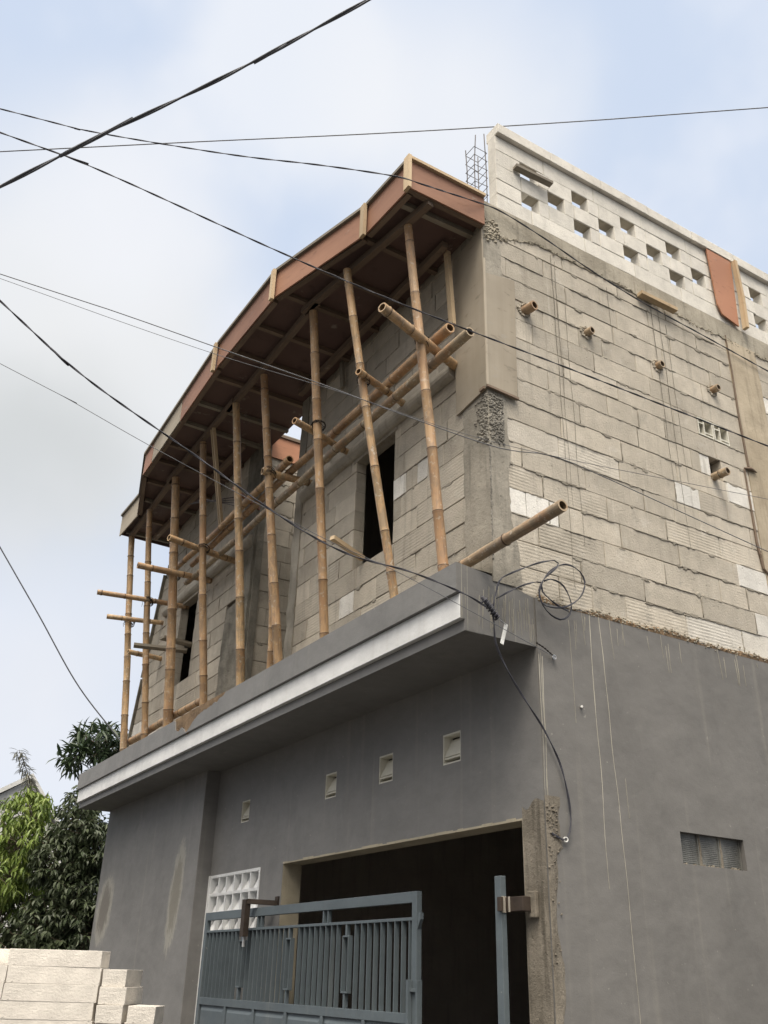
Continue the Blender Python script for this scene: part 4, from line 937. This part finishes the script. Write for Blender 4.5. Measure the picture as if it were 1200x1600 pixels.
# ledgers along the facade
GR = 'long bamboo ledgers running along the facade'
culm((-.10, -.26, 5.855), (-5.45, -.22, 5.845), .041, .032, 'long bamboo ledger lying on the putlogs, its cut end nearest the house corner', GR, 301, name='bamboo_ledger', mat='bamboo', hollow0=True, internode=.5)
culm((.12, -.24, 5.685), (-5.6, -.24, 5.655), .040, .032, 'dark bamboo ledger hung under the putlogs, reaching closest to the corner', GR, 302, name='bamboo_ledger', mat='bamboo_dull', hollow0=True, internode=.5)
culm((-2.62, -.345, 5.90), (-5.75, -.35, 5.85), .038, .031, 'outer bamboo ledger that starts beside the recess and runs left', GR, 303, name='bamboo_ledger', mat='bamboo', hollow0=True, internode=.5)
culm((-.3, -.10, 3.99), (.80, -.10, 4.035), .038, .038, 'bamboo pole lying on the canopy and sticking out past the house corner', None, 304, name='bamboo_pole', mat='bamboo_dull', hollow1=True, internode=.5, bend=.004)
culm((-7.35, -.125, 4.10), (-4.85, -.13, 4.07), .042, .036, 'bamboo pole lying flat along the far end of the canopy', None, 305, name='bamboo_pole', mat='bamboo', hollow0=True)
# bamboo stubs in the side wall
GS = 'bamboo stubs sticking out of the side block wall'
st = [((818, 485), 6.30, 'bamboo stub in the side wall nearest the corner, under the roof'), ((915, 520), 6.31, 'second bamboo stub of the upper row from the corner'),
      ((1027, 572), 6.30, 'third bamboo stub of the upper row from the corner'), ((1112, 610), 6.31, 'bamboo stub of the upper row beside the side column'), ((1114, 745), 5.44, 'longest bamboo stub, alone in a square hole below the small vent')]
for i, (q, z, lb) in enumerate(st):
    p = on_x(*q, 0.0); ln = (.10, .06, .05, .07, .14)[i]; r = (.040, .033, .036, .032, .036)[i]
    culm((ln, p.y + (.03, .02, .01, .01, .02)[i], p.z), (-.09, p.y, p.z), r, r, lb, GS, 400 + i, name='bamboo_stub', hollow0=True, bend=0, mat='bamboo_dull')
# mortar collars round the stubs
mb = MB(); rr = random.Random(77)
for i, (q, z, lb) in enumerate(st[:4]):
    p = on_x(*q, 0.0)
    for k in range(46):
        a = rr.uniform(0, 2*PI); r = rr.uniform(.042, .062); s_ = rr.uniform(.005, .014); c = Vector((.003, p.y + math.cos(a) * r, p.z + math.sin(a) * r)); mb.tube([c - Vector((0, s_, 0)), c + Vector((.004, 0, 0)), c + Vector((0, s_, 0))], [s_ * .3, s_ * .8, s_ * .3], 5)
mb.build('stub_mortar', M['block'], **HP)['kind'] = 'stuff'
# props of sawn timber
def stick(a, b, wv, hv, mat, lb, nm='timber_prop', upv=(0, 0, 1)): mb = MB(); mb.bar(a, b, wv, hv, upv); return lone(mb, nm, M[mat], lb, 'timber prop')
stick(on_y(707, 508, -.10), (-.36, -.10, 6.86), .05, .035, 'timber', 'short sawn timber prop beside the shuttered corner column')
p = on_y(347, 826, -.28); tpp = on_z(334, 668, 6.84)
pr_ = thing('timber_prop', 'pair of sawn timber struts nailed together between ledger and roof formwork', 'timber prop', p)
mb = MB(); mb.bar(p, tpp, .045, .03, (0, 1, 0)); mb.build('strut', M['timber'], pr_)
mb = MB(); mb.bar(p + Vector((-.06, .0, .03)), tpp + Vector((-.05, 0, 0)), .035, .03, (0, 1, 0)); mb.build('strut', M['timber'], pr_)
stick(on_y(536, 606, -.05), on_y(534, 566, -.05), .05, .03, 'timber_gray', 'stubby timber piece against the wall high behind the second prop')
stick(on_y(567, 873, .0), on_z(519, 840, on_y(567, 873, .0).z + .06), .05, .035, 'timber', 'pale timber offcut sticking out of the near window sill corner', 'timber_offcut')
stick(on_y(292, 1017, .02), on_z(209, 1008, on_y(292, 1017, .02).z), .12, .03, 'timber_gray', 'longer grey plank sticking out of the far window', 'plank')
stick(on_y(300, 1008, .02), on_z(253, 996, on_y(300, 1008, .02).z), .12, .03, 'timber_gray', 'shorter grey plank sticking out above the longer one at the far window', 'plank')
# thin rods lying through the scaffold
mb = MB()
for k in range(4):
    a = on_y(295 + k * 7, 788 - k * 3 , -.45); b = on_y(372, 776 + k * 5, -.28); mb.tube([a, b], .006, 5)
lone(mb, 'steel_rods', M['rebar'], 'bundle of thin grey steel rods sticking out through the props', 'steel rods')

# ------------------------------------------------------------------ gate
gt = thing('sliding_gate', 'blue grey steel sliding gate pushed open in front of the garage', 'gate', (-3.1, .19, 0))
GY = .19; gx0, gx1 = -4.93, -1.165
def gp(nm, *boxes, bevel=.002):
    mb = MB()
    for b in boxes: mb.box(*b)
    return mb.build(nm, M['gate'], gt, bevel=bevel)
gp('frame', (gx0, gx0 + .06, GY, GY + .04, .05, 2.035), (gx1 - .06, gx1, GY, GY + .04, .05, 2.035), (gx0 + .06, gx1 - .06, GY, GY + .04, 1.965, 2.035), (gx0 + .06, gx1 - .06, GY, GY + .04, .05, .11))
gp('rail', (gx0 + .06, gx1 - .06, GY + .002, GY + .038, 1.855, 1.875)); gp('rail', (gx0 + .06, gx1 - .06, GY + .001, GY + .04, 1.245, 1.305)); gp('rail', (gx0 + .06, gx1 - .06, GY + .001, GY + .04, .62, .67))
for x in (-3.72, -2.50):
    for d in (0, .075): gp('tie', (x + d, x + d + .016, GY + .004, GY + .036, 1.875, 1.965))
deco = [-4.02, -3.07, -2.12]
x = gx0 + .06 + .075; i = 0; nbar = 0
while x < gx1 - .09:
    if any(abs(x - dx) < .085 for dx in deco): x += .0905; continue
    mb = MB(); mb.box(x, x + .008, GY + .002, GY + .038, 1.305, 1.855); mb.build('bar', M['gate'], gt); x += .0905
for dx in deco:
    o = gp('ornament', (dx - .045, dx - .037, GY, GY + .04, 1.40, 1.78), (dx + .037, dx + .045, GY, GY + .04, 1.40, 1.78), (dx - .037, dx + .037, GY, GY + .04, 1.40, 1.412), (dx - .037, dx + .037, GY, GY + .04, 1.768, 1.78), (dx - .012, dx + .012, GY + .004, GY + .036, 1.305, 1.40), (dx - .012, dx + .012, GY + .004, GY + .036, 1.78, 1.855))
npan = 6; pw_ = (gx1 - gx0 - .12) / npan
for k in range(npan):
    a = gx0 + .06 + pw_ * k
    if k: gp('divider', (a - .02, a + .02, GY + .001, GY + .039, .67, 1.245), (a - .02, a + .02, GY + .001, GY + .039, .11, .62))
    for (z0, z1) in ((.69, 1.225), (.13, .60)):
        mb = MB(); x0, x1 = a + .022, a + pw_ - .022
        mb.box(x0, x1, GY + .016, GY + .022, z0 - .018, z1 + .018)
        o_ = [(x0 + .01, z0), (x1 - .01, z0), (x1 - .01, z1), (x0 + .01, z1)]; q_ = [(x0 + .035, z0 + .025), (x1 - .035, z0 + .025), (x1 - .035, z1 - .025), (x0 + .035, z1 - .025)]
        mb.face([(p[0], GY + .004, p[1]) for p in q_])
        for m in range(4): n_ = (m+1) % 4; mb.face([(o_[m][0], GY + .015, o_[m][1]), (o_[n_][0], GY + .015, o_[n_][1]), (q_[n_][0], GY + .004, q_[n_][1]), (q_[m][0], GY + .004, q_[m][1])])
        mb.build('panel', M['gate'], gt)
gp('lock_box', (gx1 - .07, gx1 - .045, GY - .035, GY - .002, .9, 1.50), (gx1 - .045, gx1 + .02, GY - .02, GY - .006, 1.43, 1.45), (gx1 + .02, gx1 + .04, GY - .02, GY + .02, .9, 1.50))
mb = MB(); mb.hexa([Vector(p) for p in ((gx1, GY + .005, 1.80), (gx1 + .035, GY + .005, 1.86), (gx1 + .035, GY + .03, 1.86), (gx1, GY + .03, 1.80), (gx1, GY + .005, 1.90), (gx1 + .035, GY + .005, 1.90), (gx1 + .035, GY + .03, 1.90), (gx1, GY + .03, 1.90))]); mb.build('striker', M['gate'], gt)
# guide bracket holding the gate at the wall
br = thing('guide_bracket', 'dark brown steel bracket from the wall hooked over the gate top', 'bracket', (-4.0, .25, 2.0))
mb = MB(); mb.bar((-3.62, YL - .002, 2.075), (-3.78, .12, 2.085), .05, .04); mb.build('arm', M['rust'], br)
mb = MB(); mb.bar((-3.80, .115, 2.10), (-3.80, .115, 1.80), .075, .05, (0, 1, 0)); mb.build('roller_housing', M['rust'], br)
mb = MB(); mb.box(-3.66, -3.59, YL - .012, YL - .001, 2.03, 2.13); mb.build('wall_plate', M['rust'], br)
mb = MB(); mb.tube([(-3.80, .12, 1.80), (-3.80, .12, 1.72)], .014, 10); mb.build('roller', M['steel'], br)
# gate post
gpst = thing('gate_post', 'blue grey steel receiver post standing in the garage opening near the corner', 'post', (-.29, .23, 0))
mb = MB(); mb.box(-.345, -.285, .21, .25, 0, 2.075); mb.build('tube', M['gate'], gpst, bevel=.003)
mb = MB(); mb.box(-.284, -.12, .238, .30, 1.875, 1.955); mb.box(-.30, -.262, .19, .209, 1.875, 1.955); mb.build('bracket', M['rust'], gpst, bevel=.003)
mb = MB(); mb.box(-.155, -.08, .30, YL - .008, 1.84, 1.985); mb.build('wall_pad', M['bare'], gpst, bevel=.006)
mb = MB(); mb.box(-.285, -.279, .214, .246, 1.87, 1.96); mb.box(-.25, -.235, .2355, .2378, 1.872, 1.958); mb.build('bare_weld', M['slab'], gpst)

# ------------------------------------------------------------------ cables
def spline(P, n=10):
    P = [Vector(p) for p in P]; out = []; Q = [P[0] * 2 - P[1]] + P + [P[-1] * 2 - P[-2]]
    for i in range(1, len(Q) - 2):
        a, b, c, d = Q[i-1], Q[i], Q[i+1], Q[i+2]
        for k in range(n):
            t = k / n; out.append(.5 * ((2*b) + (c - a) * t + (2*a - 5*b + 4*c - d) * t*t + (3*b - a - 3*c + d) * t**3))
    out.append(P[-1]); return out
def resample(pts, step):
    out = [pts[0]]; acc = 0
    for a, b in zip(pts, pts[1:]):
        L_ = (b - a).length; s_ = step - acc
        while s_ < L_: out.append(a + (b - a) * (s_ / L_)); s_ += step
        acc = L_ - (s_ - step)
    out.append(pts[-1]); return out
def wire(P, r, label, mat='cable', twisted=False, pitch=.35, name='overhead_cable', ext0=0, ext1=0, group='overhead cables across the street', mb=None):
    P = [Vector(p) for p in P]; r *= .85
    if ext0: P = [P[0] + (P[0] - P[1]).normalized() * ext0] + P
    if ext1: P = P + [P[-1] + (P[-1] - P[-2]).normalized() * ext1]
    pts = spline(P, 14); own = mb is None; mb = mb or MB()
    if not twisted: mb.tube(resample(pts, .12), r, 7)
    else:
        pts = resample(pts, pitch / 12)
        for ph in (0, PI):
            q = []; s_ = 0
            for i, p in enumerate(pts):
                if i: s_ += (p - pts[i-1]).length
                d = (pts[min(i+1, len(pts)-1)] - pts[max(i-1, 0)]).normalized(); a = d.cross(Vector((0, 0, 1))).normalized(); b = a.cross(d)
                an = 2 * PI * s_ / pitch + ph; q.append(p + (a * math.cos(an) + b * math.sin(an)) * r * .95)
            mb.tube(q, r, 6)
    if own: return lone(mb, name, M[mat], label, 'cable', group, smooth=True)
wire([at(0, 292, 2.6), at(90, 246, 2.6), at(165, 208, 2.6), at(330, 130, 2.6), at(450, 68, 2.6), at(575, 0, 2.6)], .0036, 'thickest twisted black cable, rising steeply across the top left corner', mat='cable_gray', twisted=True, pitch=.42, ext0=5, ext1=4)
wire([at(0, 237, 9), at(300, 222, 9), at(600, 208, 9), at(900, 190, 9), at(1200, 168, 9)], .0065, 'single straight cable crossing the whole sky just above the parapet', mat='cable_gray', ext0=9, ext1=9)
wire([at(0, 170, 8.2), at(130, 203, 8.0), at(350, 240, 7.5), at(500, 258, 7.1), at(615, 275, 6.8), at(660, 288, 6.8), on_x(700, 301, .12), on_x(740, 314, .08), on_x(782, 330, .04), on_x(850, 372, .05), on_x(920, 420, .04), on_x(1000, 470, .045), on_x(1095, 522, .03), on_x(1200, 580, .03)], .0042, 'twisted cable from the street fixed along the ring beam under the parapet', twisted=True, pitch=.5, ext0=8, ext1=3)
wire([at(0, 207, 5.4), at(100, 243, 5.4), at(210, 290, 5.4), at(440, 395, 5.4), at(640, 480, 5.4), at(900, 580, 5.6), at(1200, 697, 6.0)], .0034, 'twisted cable crossing in front of the props and the middle of the side wall', twisted=True, pitch=.33, ext0=6, ext1=6)
wire([at(0, 428, 5.6), at(180, 487, 5.6), at(345, 545, 5.6), at(510, 603, 5.6), at(640, 652, 5.6), at(780, 700, 5.6), at(862, 712, 5.6), at(950, 748, 5.7), at(1200, 862, 6.0)], .0034, 'smooth cable crossing the props and running down to the lower right of the side wall', mat='cable_gray', ext0=6, ext1=6)
wire([at(0, 435, 5.5), at(170, 496, 5.5), at(345, 556, 5.5), at(530, 612, 5.5), at(720, 676, 5.5), at(890, 718, 5.6), at(1200, 780, 6.0)], .0019, 'very thin wire just under the smooth cable, flattening out over the side wall', mat='cable_gray', ext0=6, ext1=6)
wire([at(0, 470, 5.6), at(80, 545, 5.6), at(160, 610, 5.6), at(300, 708, 5.7), at(440, 808, 5.7), at(540, 864, 5.7), at(640, 893, 5.7), at(722, 926, 5.7), at(760, 948, 5.72)], .0042, 'twisted black service cable running down to the clamp at the canopy corner', twisted=True, pitch=.36, ext0=6)
wire([at(0, 568, 5.75), at(100, 620, 5.75), at(250, 705, 5.75), at(500, 838, 5.75), at(620, 893, 5.75), at(760, 968, 5.74), on_x(862, 1024, .03)], .0024, 'thin grey messenger wire tied back to the hook in the side wall', mat='cable_gray', ext0=6)
wire([at(0, 855, 14), at(60, 960, 14), at(120, 1068, 14), at(182, 1150, 14)], .012, 'thin wire dropping steeply at the lower left behind the tree', mat='cable_gray', ext0=8, ext1=1)
# service drop
def cx(px, py, X=.03): return on_x(px, py, X)
sp_ = [cx(768, 944, .10), cx(772, 975, .09), cx(776, 1010, .07), cx(800, 1060, .05), cx(826, 1102, .04), cx(850, 1140, .035), cx(874, 1190, .035), cx(887, 1240, .03), cx(892, 1285, .03), cx(884, 1312, .03), cx(862, 1302, .02)]
wire(sp_, .0042, 'black service cable looping down the wall corner into the bare jamb', twisted=True, pitch=.5, name='service_drop', group=None)
co = thing('cable_coil', 'loose coil of black cable hanging on the wall above the canopy corner', 'cable', (.1, .55, 3.9))
mb = MB()
wire([cx(770, 948, .10), cx(775, 925, .09), cx(782, 905, .08), cx(800, 895, .08), cx(840, 880, .09), cx(868, 876, .10), cx(871, 885, .11), cx(850, 905, .10), cx(842, 925, .09), cx(850, 945, .08), cx(880, 949, .08), cx(905, 935, .07), cx(914, 912, .07), cx(905, 892, .07), cx(885, 882, .08), cx(865, 888, .09), cx(850, 905, .09), cx(843, 930, .09), cx(855, 955, .07), cx(875, 968, .07), cx(890, 960, .06), cx(892, 940, .06), cx(880, 915, .06), cx(862, 905, .07), cx(850, 908, .08)], .004, '', twisted=True, pitch=.5, mb=mb)
mb.build('outer_loop', M['cable'], co, smooth=True)
mb = MB(); wire([cx(776, 935, .08), cx(800, 922, .07), cx(825, 912, .07), cx(845, 910, .08), cx(848, 925, .08), cx(870, 945, .07), cx(888, 955, .06)], .004, '', mb=mb, twisted=True, pitch=.4)
mb.build('tail', M['cable'], co, smooth=True)
mb = MB(); rr = random.Random(1)
c0, c1 = cx(757, 938, .115), cx(777, 965, .10)
for k in range(7):
    c = c0 + (c1 - c0) * (k / 6); ax = (c1 - c0).normalized() + Vector((.2, .1, rr.uniform(-.3, .3))); ax.normalize(); a = ax.orthogonal().normalized(); b = ax.cross(a)
    mb.tube([c + (a * math.cos(2*PI*m/12) + b * math.sin(2*PI*m/12)) * .019 for m in range(13)], .0055, 5, caps=False)
mb.tube([c0 - (c1 - c0) * .2, c1], .012, 8)
lone(mb, 'cable_clamp', M['cable'], 'black coiled wedge clamp ending the service cable at the canopy corner', 'clamp', smooth=True)
hk = thing('wall_hook', 'steel eye hook in the side wall holding the messenger wire', 'hook', cx(866, 1027, .02))
mb = MB(); c = cx(866, 1027, .03); mb.tube([c + Vector((0, math.cos(a) * .014, math.sin(a) * .014)) for a in [2*PI*k/12 for k in range(13)]], .004, 6, caps=False); mb.tube([c + Vector((0, 0, .0)), c - Vector((.03, 0, 0))], .005, 6); mb.build('eye', M['steel'], hk)
mb = MB(); wire([cx(838, 1004, .04), cx(850, 1012, .035), cx(864, 1024, .03)], .0035, '', mb=mb, twisted=True, pitch=.05); mb.build('wire_wrap', M['wire'], hk)
tgt = thing('cable_tag', 'small white metal strip hanging from the clamp by the canopy corner', 'cable tag', cx(788, 985, .09))
mb = MB(); mb.bar(cx(791, 975, .085), cx(784, 1006, .085), .026, .003, (1, 0, 0)); mb.build('strip', M['pvc'], tgt)
mb = MB(); wire([cx(778, 966, .10), cx(786, 972, .095), cx(791, 976, .09)], .003, '', mb=mb); mb.build('link', M['steel'], tgt)
mb = MB(); p = cx(908, 1105, .012); mb.tube([p, p + Vector((.02, -.012, 0))], [.009, .008], 10); lone(mb, 'pipe_stub', M['pvc'], 'tiny white plug sticking out of the upper grey side wall', 'plug')
mb = MB(); p = cx(884, 1312, .03); a_ = [p + Vector((.004 * math.cos(t), .013 * math.cos(t), .013 * math.sin(t))) for t in [2*PI*k/10 for k in range(11)]]; mb.tube(a_, .0045, 6, caps=False); lone(mb, 'cable_clip', M['pvc'], 'small white clip round the service cable beside the bare jamb', 'clip')

# ------------------------------------------------------------------ block pile in the foreground
U = Vector((.53, .848, 0)); V = Vector((-.848, .53, 0)); P0 = Vector((-2.462, -2.095, 0)); TZ = 1.617
GB = 'cream lightweight blocks stacked in the street'
pile_meshes = {}
def pile_block(u, v, z, lu, lv, label, seed, rot=0.0, chip=False):
    rn = random.Random(seed); h = .098
    key = (round(lu, 2), round(lv, 2), seed % 5)
    if key not in pile_meshes:
        mb = MB(); tn = (rn.uniform(.93, 1.05), 0, 0)
        j = lambda: rn.uniform(-.003, .003)
        P = [Vector((x + j(), y + j(), zz + j() * .5)) for zz in (0, .0995) for (x, y) in ((0, 0), (lu, 0), (lu, lv), (0, lv))]
        mb.hexa(P, tn); me = mb.build('block', M['pile_block'], bevel=.004); pile_meshes[key] = me.data; bpy.data.objects.remove(me)
    o = bpy.data.objects.new('block', pile_meshes[key]); COL.objects.link(o)
    bv = o.modifiers.new('bevel', 'BEVEL'); bv.width = .002; bv.segments = 2
    o.location = P0 + U * u + V * v + Vector((0, 0, z)); o.rotation_euler = (0, 0, math.atan2(U.y, U.x) + rot)
    tag(o, label, 'block', GB); return o
def row_name(k): return ('topmost', 'second', 'third', 'fourth', 'fifth')[k]
for k in range(16):
    z = TZ - .1 * (k + 1); z = max(z, 0.0)
    du = (0.0, .010, .004, -.008, .0)[k] if k < 5 else R(-.006, .006)
    if k < 4: lb = f'{row_name(k)} long cream block in the left stack of the street pile, front row'
    else: lb = 'cream block in the buried lower courses of the street pile'
    pile_block(du, 0, z, .60, .20, lb, 500 + k)
    if k >= 1: pile_block(-.606 + du, .0, z, .60, .20, ('cream block at the far left edge of the pile, ' + row_name(k) + ' course') if k < 4 else lb, 530 + k)
    if k >= 4: pile_block(.62, 0, z, .165, .42, lb, 560 + k); pile_block(.80, .0, z, .12, .28, lb, 580 + k)
o_ = pile_block(-.60, .24, TZ - .1, .60, .20, 'top course cream block set back at the far left of the pile', 611)
pile_block(.625, .0, TZ - .205, .15, .42, 'top block of the small right hand stack, set back beside the long blocks', 620, 0.0)
pile_block(.622, -.02, TZ - .306, .17, .44, 'second block of the right hand stack, sticking out to the right', 621, 0.0)
pile_block(.62, -.03, TZ - .407, .165, .40, 'third course block of the right hand stack, end face next to the long blocks', 622)
pile_block(.825, -.04, TZ - .407, .17, .28, 'outermost third course block at the right end of the pile', 623, .02)

# ------------------------------------------------------------------ trees and neighbour house
def leaf(mb, p, d, n, ln, wd, t, fold=.25):
    d = d.normalized(); s_ = d.cross(n); s_ = s_.normalized() if s_.length > 1e-4 else d.orthogonal().normalized(); n2 = s_.cross(d).normalized()
    c = [p, p + d * ln * .35 - n2 * ln * .02, p + d * ln * .75 - n2 * ln * .10, p + d * ln - n2 * ln * .22]
    e1 = [c[1] + s_ * wd * .5 + n2 * wd * fold, c[2] + s_ * wd * .36 + n2 * wd * fold]; e2 = [c[1] - s_ * wd * .5 + n2 * wd * fold, c[2] - s_ * wd * .36 + n2 * wd * fold]
    mb.face([c[0], c[1], e1[0]], t); mb.face([c[0], e2[0], c[1]], t)
    mb.face([c[1], c[2], e1[1], e1[0]], t); mb.face([c[1], e2[0], e2[1], c[2]], t)
    mb.face([c[2], c[3], e1[1]], t); mb.face([c[2], e2[1], c[3]], t)
def crown(mb, wood, blobs, ln, wd, per, droop, seed, dens, base=None):
    rn = random.Random(seed)
    for (c, rx, ry, rz, cnt) in blobs:
        c = Vector(c)
        for i in range(int(cnt * dens)):
            while True:
                q = Vector((rn.uniform(-1, 1), rn.uniform(-1, 1), rn.uniform(-1, 1)))
                if q.length <= 1: break
            q = q.normalized() * (q.length ** .55)
            p = c + Vector((q.x * rx, q.y * ry, q.z * rz)); od = (q.normalized() + Vector((0, 0, .35)) + Vector((rn.gauss(0, .35), rn.gauss(0, .35), rn.gauss(0, .3)))).normalized()
            tl = rn.uniform(.10, .22); tw = p + od * tl; tn = rn.random()
            if wood is not None and rn.random() < .6: wood.tube([p - od * .15, p, tw], [.007, .005, .003], 4, caps=False)
            for k in range(per):
                f = (k + .5) / per; a = 2.4 * k + rn.uniform(0, 1); s_ = od.orthogonal().normalized(); b = od.cross(s_)
                d = (od * .5 + (s_ * math.cos(a) + b * math.sin(a)) * 1.0 + Vector((0, 0, -droop * rn.uniform(.5, 1.3)))).normalized()
                leaf(mb, p + (tw - p) * f, d, Vector((0, 0, 1)) + Vector((rn.gauss(0, .3), rn.gauss(0, .3), 0)), ln * rn.uniform(.7, 1.2), wd * rn.uniform(.8, 1.15), (min(1, max(0, tn * .5 + rn.random() * .5)), 0, 0))
def tree(name, label, base, mat, blobs, ln, wd, per, droop, seed, dens=1.0, tr=.09):
    t = thing(name, label, 'tree', base); mb = MB(); wd_ = MB()
    crown(mb, wd_, blobs, ln, wd, per, droop, seed, dens)
    mb.build('crown', M[mat], t); B = Vector(base); rn = random.Random(seed)
    cen = sum((Vector(b[0]) for b in blobs), Vector()) / len(blobs); mid = B + (cen - B) * .45 + Vector((rn.uniform(-.1, .1), rn.uniform(-.1, .1), 0))
    tb = MB(); tb.tube(spline([B, B + (mid - B) * .5 + Vector((.05, -.05, 0)), mid, cen], 6), [tr * (1 - .75 * i / 18) for i in range(19)], 9)
    tb.build('trunk', M['bark'], t, smooth=True)
    for (c, rx, ry, rz, cnt) in blobs:
        c = Vector(c); s_ = mid + (cen - mid) * rn.uniform(0, .8); wd_.tube(spline([s_, s_ + (c - s_) * .5 + Vector((0, 0, .08)), c + Vector((0, 0, rz * .3))], 5), [tr * .35 * (1 - .8 * i / 10) for i in range(11)], 6)
    wd_.build('limbs', M['bark'], t); return t
def tb(px, py, X, rx, ry, rz, n): return (on_x(px, py, X), rx, ry, rz, n)
tree('dark_tree', 'dark broad leaved tree with drooping leaves against the grey wall', (-10.6, .5, 0), 'leaf_dark',
     [tb(120, 1290, -10.7, .5, .22, .30, 80), tb(122, 1262, -10.8, .3, .16, .22, 34), tb(95, 1345, -10.9, .55, .34, .38, 150), tb(125, 1400, -10.6, .5, .38, .4, 190), tb(85, 1450, -10.9, .6, .45, .4, 200), tb(60, 1480, -11.2, .7, .55, .5, 200), tb(135, 1335, -10.5, .4, .22, .3, 110), tb(140, 1450, -10.3, .4, .25, .4, 120), tb(100, 1520, -10.8, .8, .6, .5, 200), tb(150, 1320, -10.3, .3, .2, .3, 60)], .12, .046, 9, 1.0, 71)
tree('tall_slender_tree', 'tree top with spreading fingered leaves rising behind the canopy end', (-12.4, 1.0, 0), 'leaf_green',
     [tb(160, 1156, -12.2, .45, .34, .09, 34), tb(138, 1180, -12.2, .4, .26, .05, 20), tb(118, 1187, -12.2, .3, .14, .03, 8), tb(180, 1172, -12.3, .3, .2, .10, 18), tb(155, 1205, -12.3, .25, .15, .06, 7)], .27, .055, 8, .25, 73, tr=.05)
tree('light_green_tree', 'tree with bright yellow green hanging leaves at the left edge', (-11.6, -.75, 0), 'leaf_light',
     [tb(45, 1265, -11.6, .4, .24, .22, 90), tb(35, 1310, -11.5, .45, .30, .28, 120), tb(8, 1370, -11.6, .4, .28, .25, 80), tb(30, 1395, -11.9, .5, .3, .3, 60)], .15, .038, 7, 1.5, 75, tr=.07)
tree('green_shrub_tree', 'olive green leafy tree under the bright leaves at the left edge', (-12.6, -.6, 0), 'leaf_mid',
     [tb(20, 1340, -12.6, .5, .35, .35, 110), tb(15, 1420, -12.4, .6, .5, .45, 160), tb(0, 1470, -12.2, .6, .5, .45, 120), tb(50, 1380, -12.6, .4, .4, .3, 80), tb(-30, 1300, -12.6, .5, .5, .5, 120)], .12, .04, 7, .9, 77)
# thin wispy sapling
ws = thing('sapling', 'wispy grey leaved sapling top sticking up before the grey roof', 'tree', (-12.9, -.1, 0))
mb, tbm = MB(), MB(); rn = random.Random(5); pts = [on_x(62, 1330, -12.9), on_x(54, 1265, -12.9), on_x(45, 1215, -12.9), on_x(30, 1172, -12.9)]
pts = spline([Vector((-12.9, -.1, 0)), on_x(64, 1450, -12.9)] + pts, 12); tbm.tube(pts, [.03 * (1 - .85 * i / (len(pts) - 1)) for i in range(len(pts))], 6)
for i, p in enumerate(pts[len(pts) // 2:]):
    for k in range(9):
        d = Vector((rn.gauss(0, .5), rn.gauss(0, 1), rn.gauss(-.35, .5))); leaf(mb, p + Vector((rn.gauss(0, .02),) * 3), d, Vector((0, 0, 1)), rn.uniform(.10, .2), .022, (rn.random(), 0, 0))
mb.build('crown', M['leaf_dry'], ws); tbm.build('trunk', M['bark'], ws)
# grey roofed house beyond
nh = thing('neighbour_house', 'grey gable roofed house beyond the trees at the left edge', 'house', (-24, 2, 0))
pk = on_x(52, 1208, -21.0); rr0 = on_x(122, 1335, -21.0); yl = pk.y - (rr0.y - pk.y) * 1.6; zl = on_x(0, 1232, -21.0)
sl = (zl.z - pk.z) / (zl.y - pk.y); lf = Vector((-21, pk.y - 3.2, pk.z - sl * 3.2)); rt = Vector((-21, rr0.y + .6, rr0.z + (rr0.z - pk.z) / (rr0.y - pk.y) * .6))
mb = MB(); D = Vector((-6, 0, 0)); T_ = Vector((0, 0, -.12))
for a, b in ((lf, pk), (pk, rt)): mb.hexa([a + T_, b + T_, b + T_ + D, a + T_ + D, a, b, b + D, a + D])
mb.build('roof', M['roof_far'], nh)
mb = MB(); a, b, c = lf + T_, pk + T_, rt + T_; inn = Vector((-.15, 0, 0))
mb.face([(a.x - .15, a.y + .3, 0), (a.x - .15, c.y - .3, 0), (a.x - .15, c.y - .3, c.z), (a.x - .15, b.y, b.z), (a.x - .15, a.y + .3, a.z)])
mb.box(-26.5, -21.16, a.y + .3, c.y - .3, 0, min(a.z, c.z) - .02)
mb.build('wall', M['roof_far'], nh)
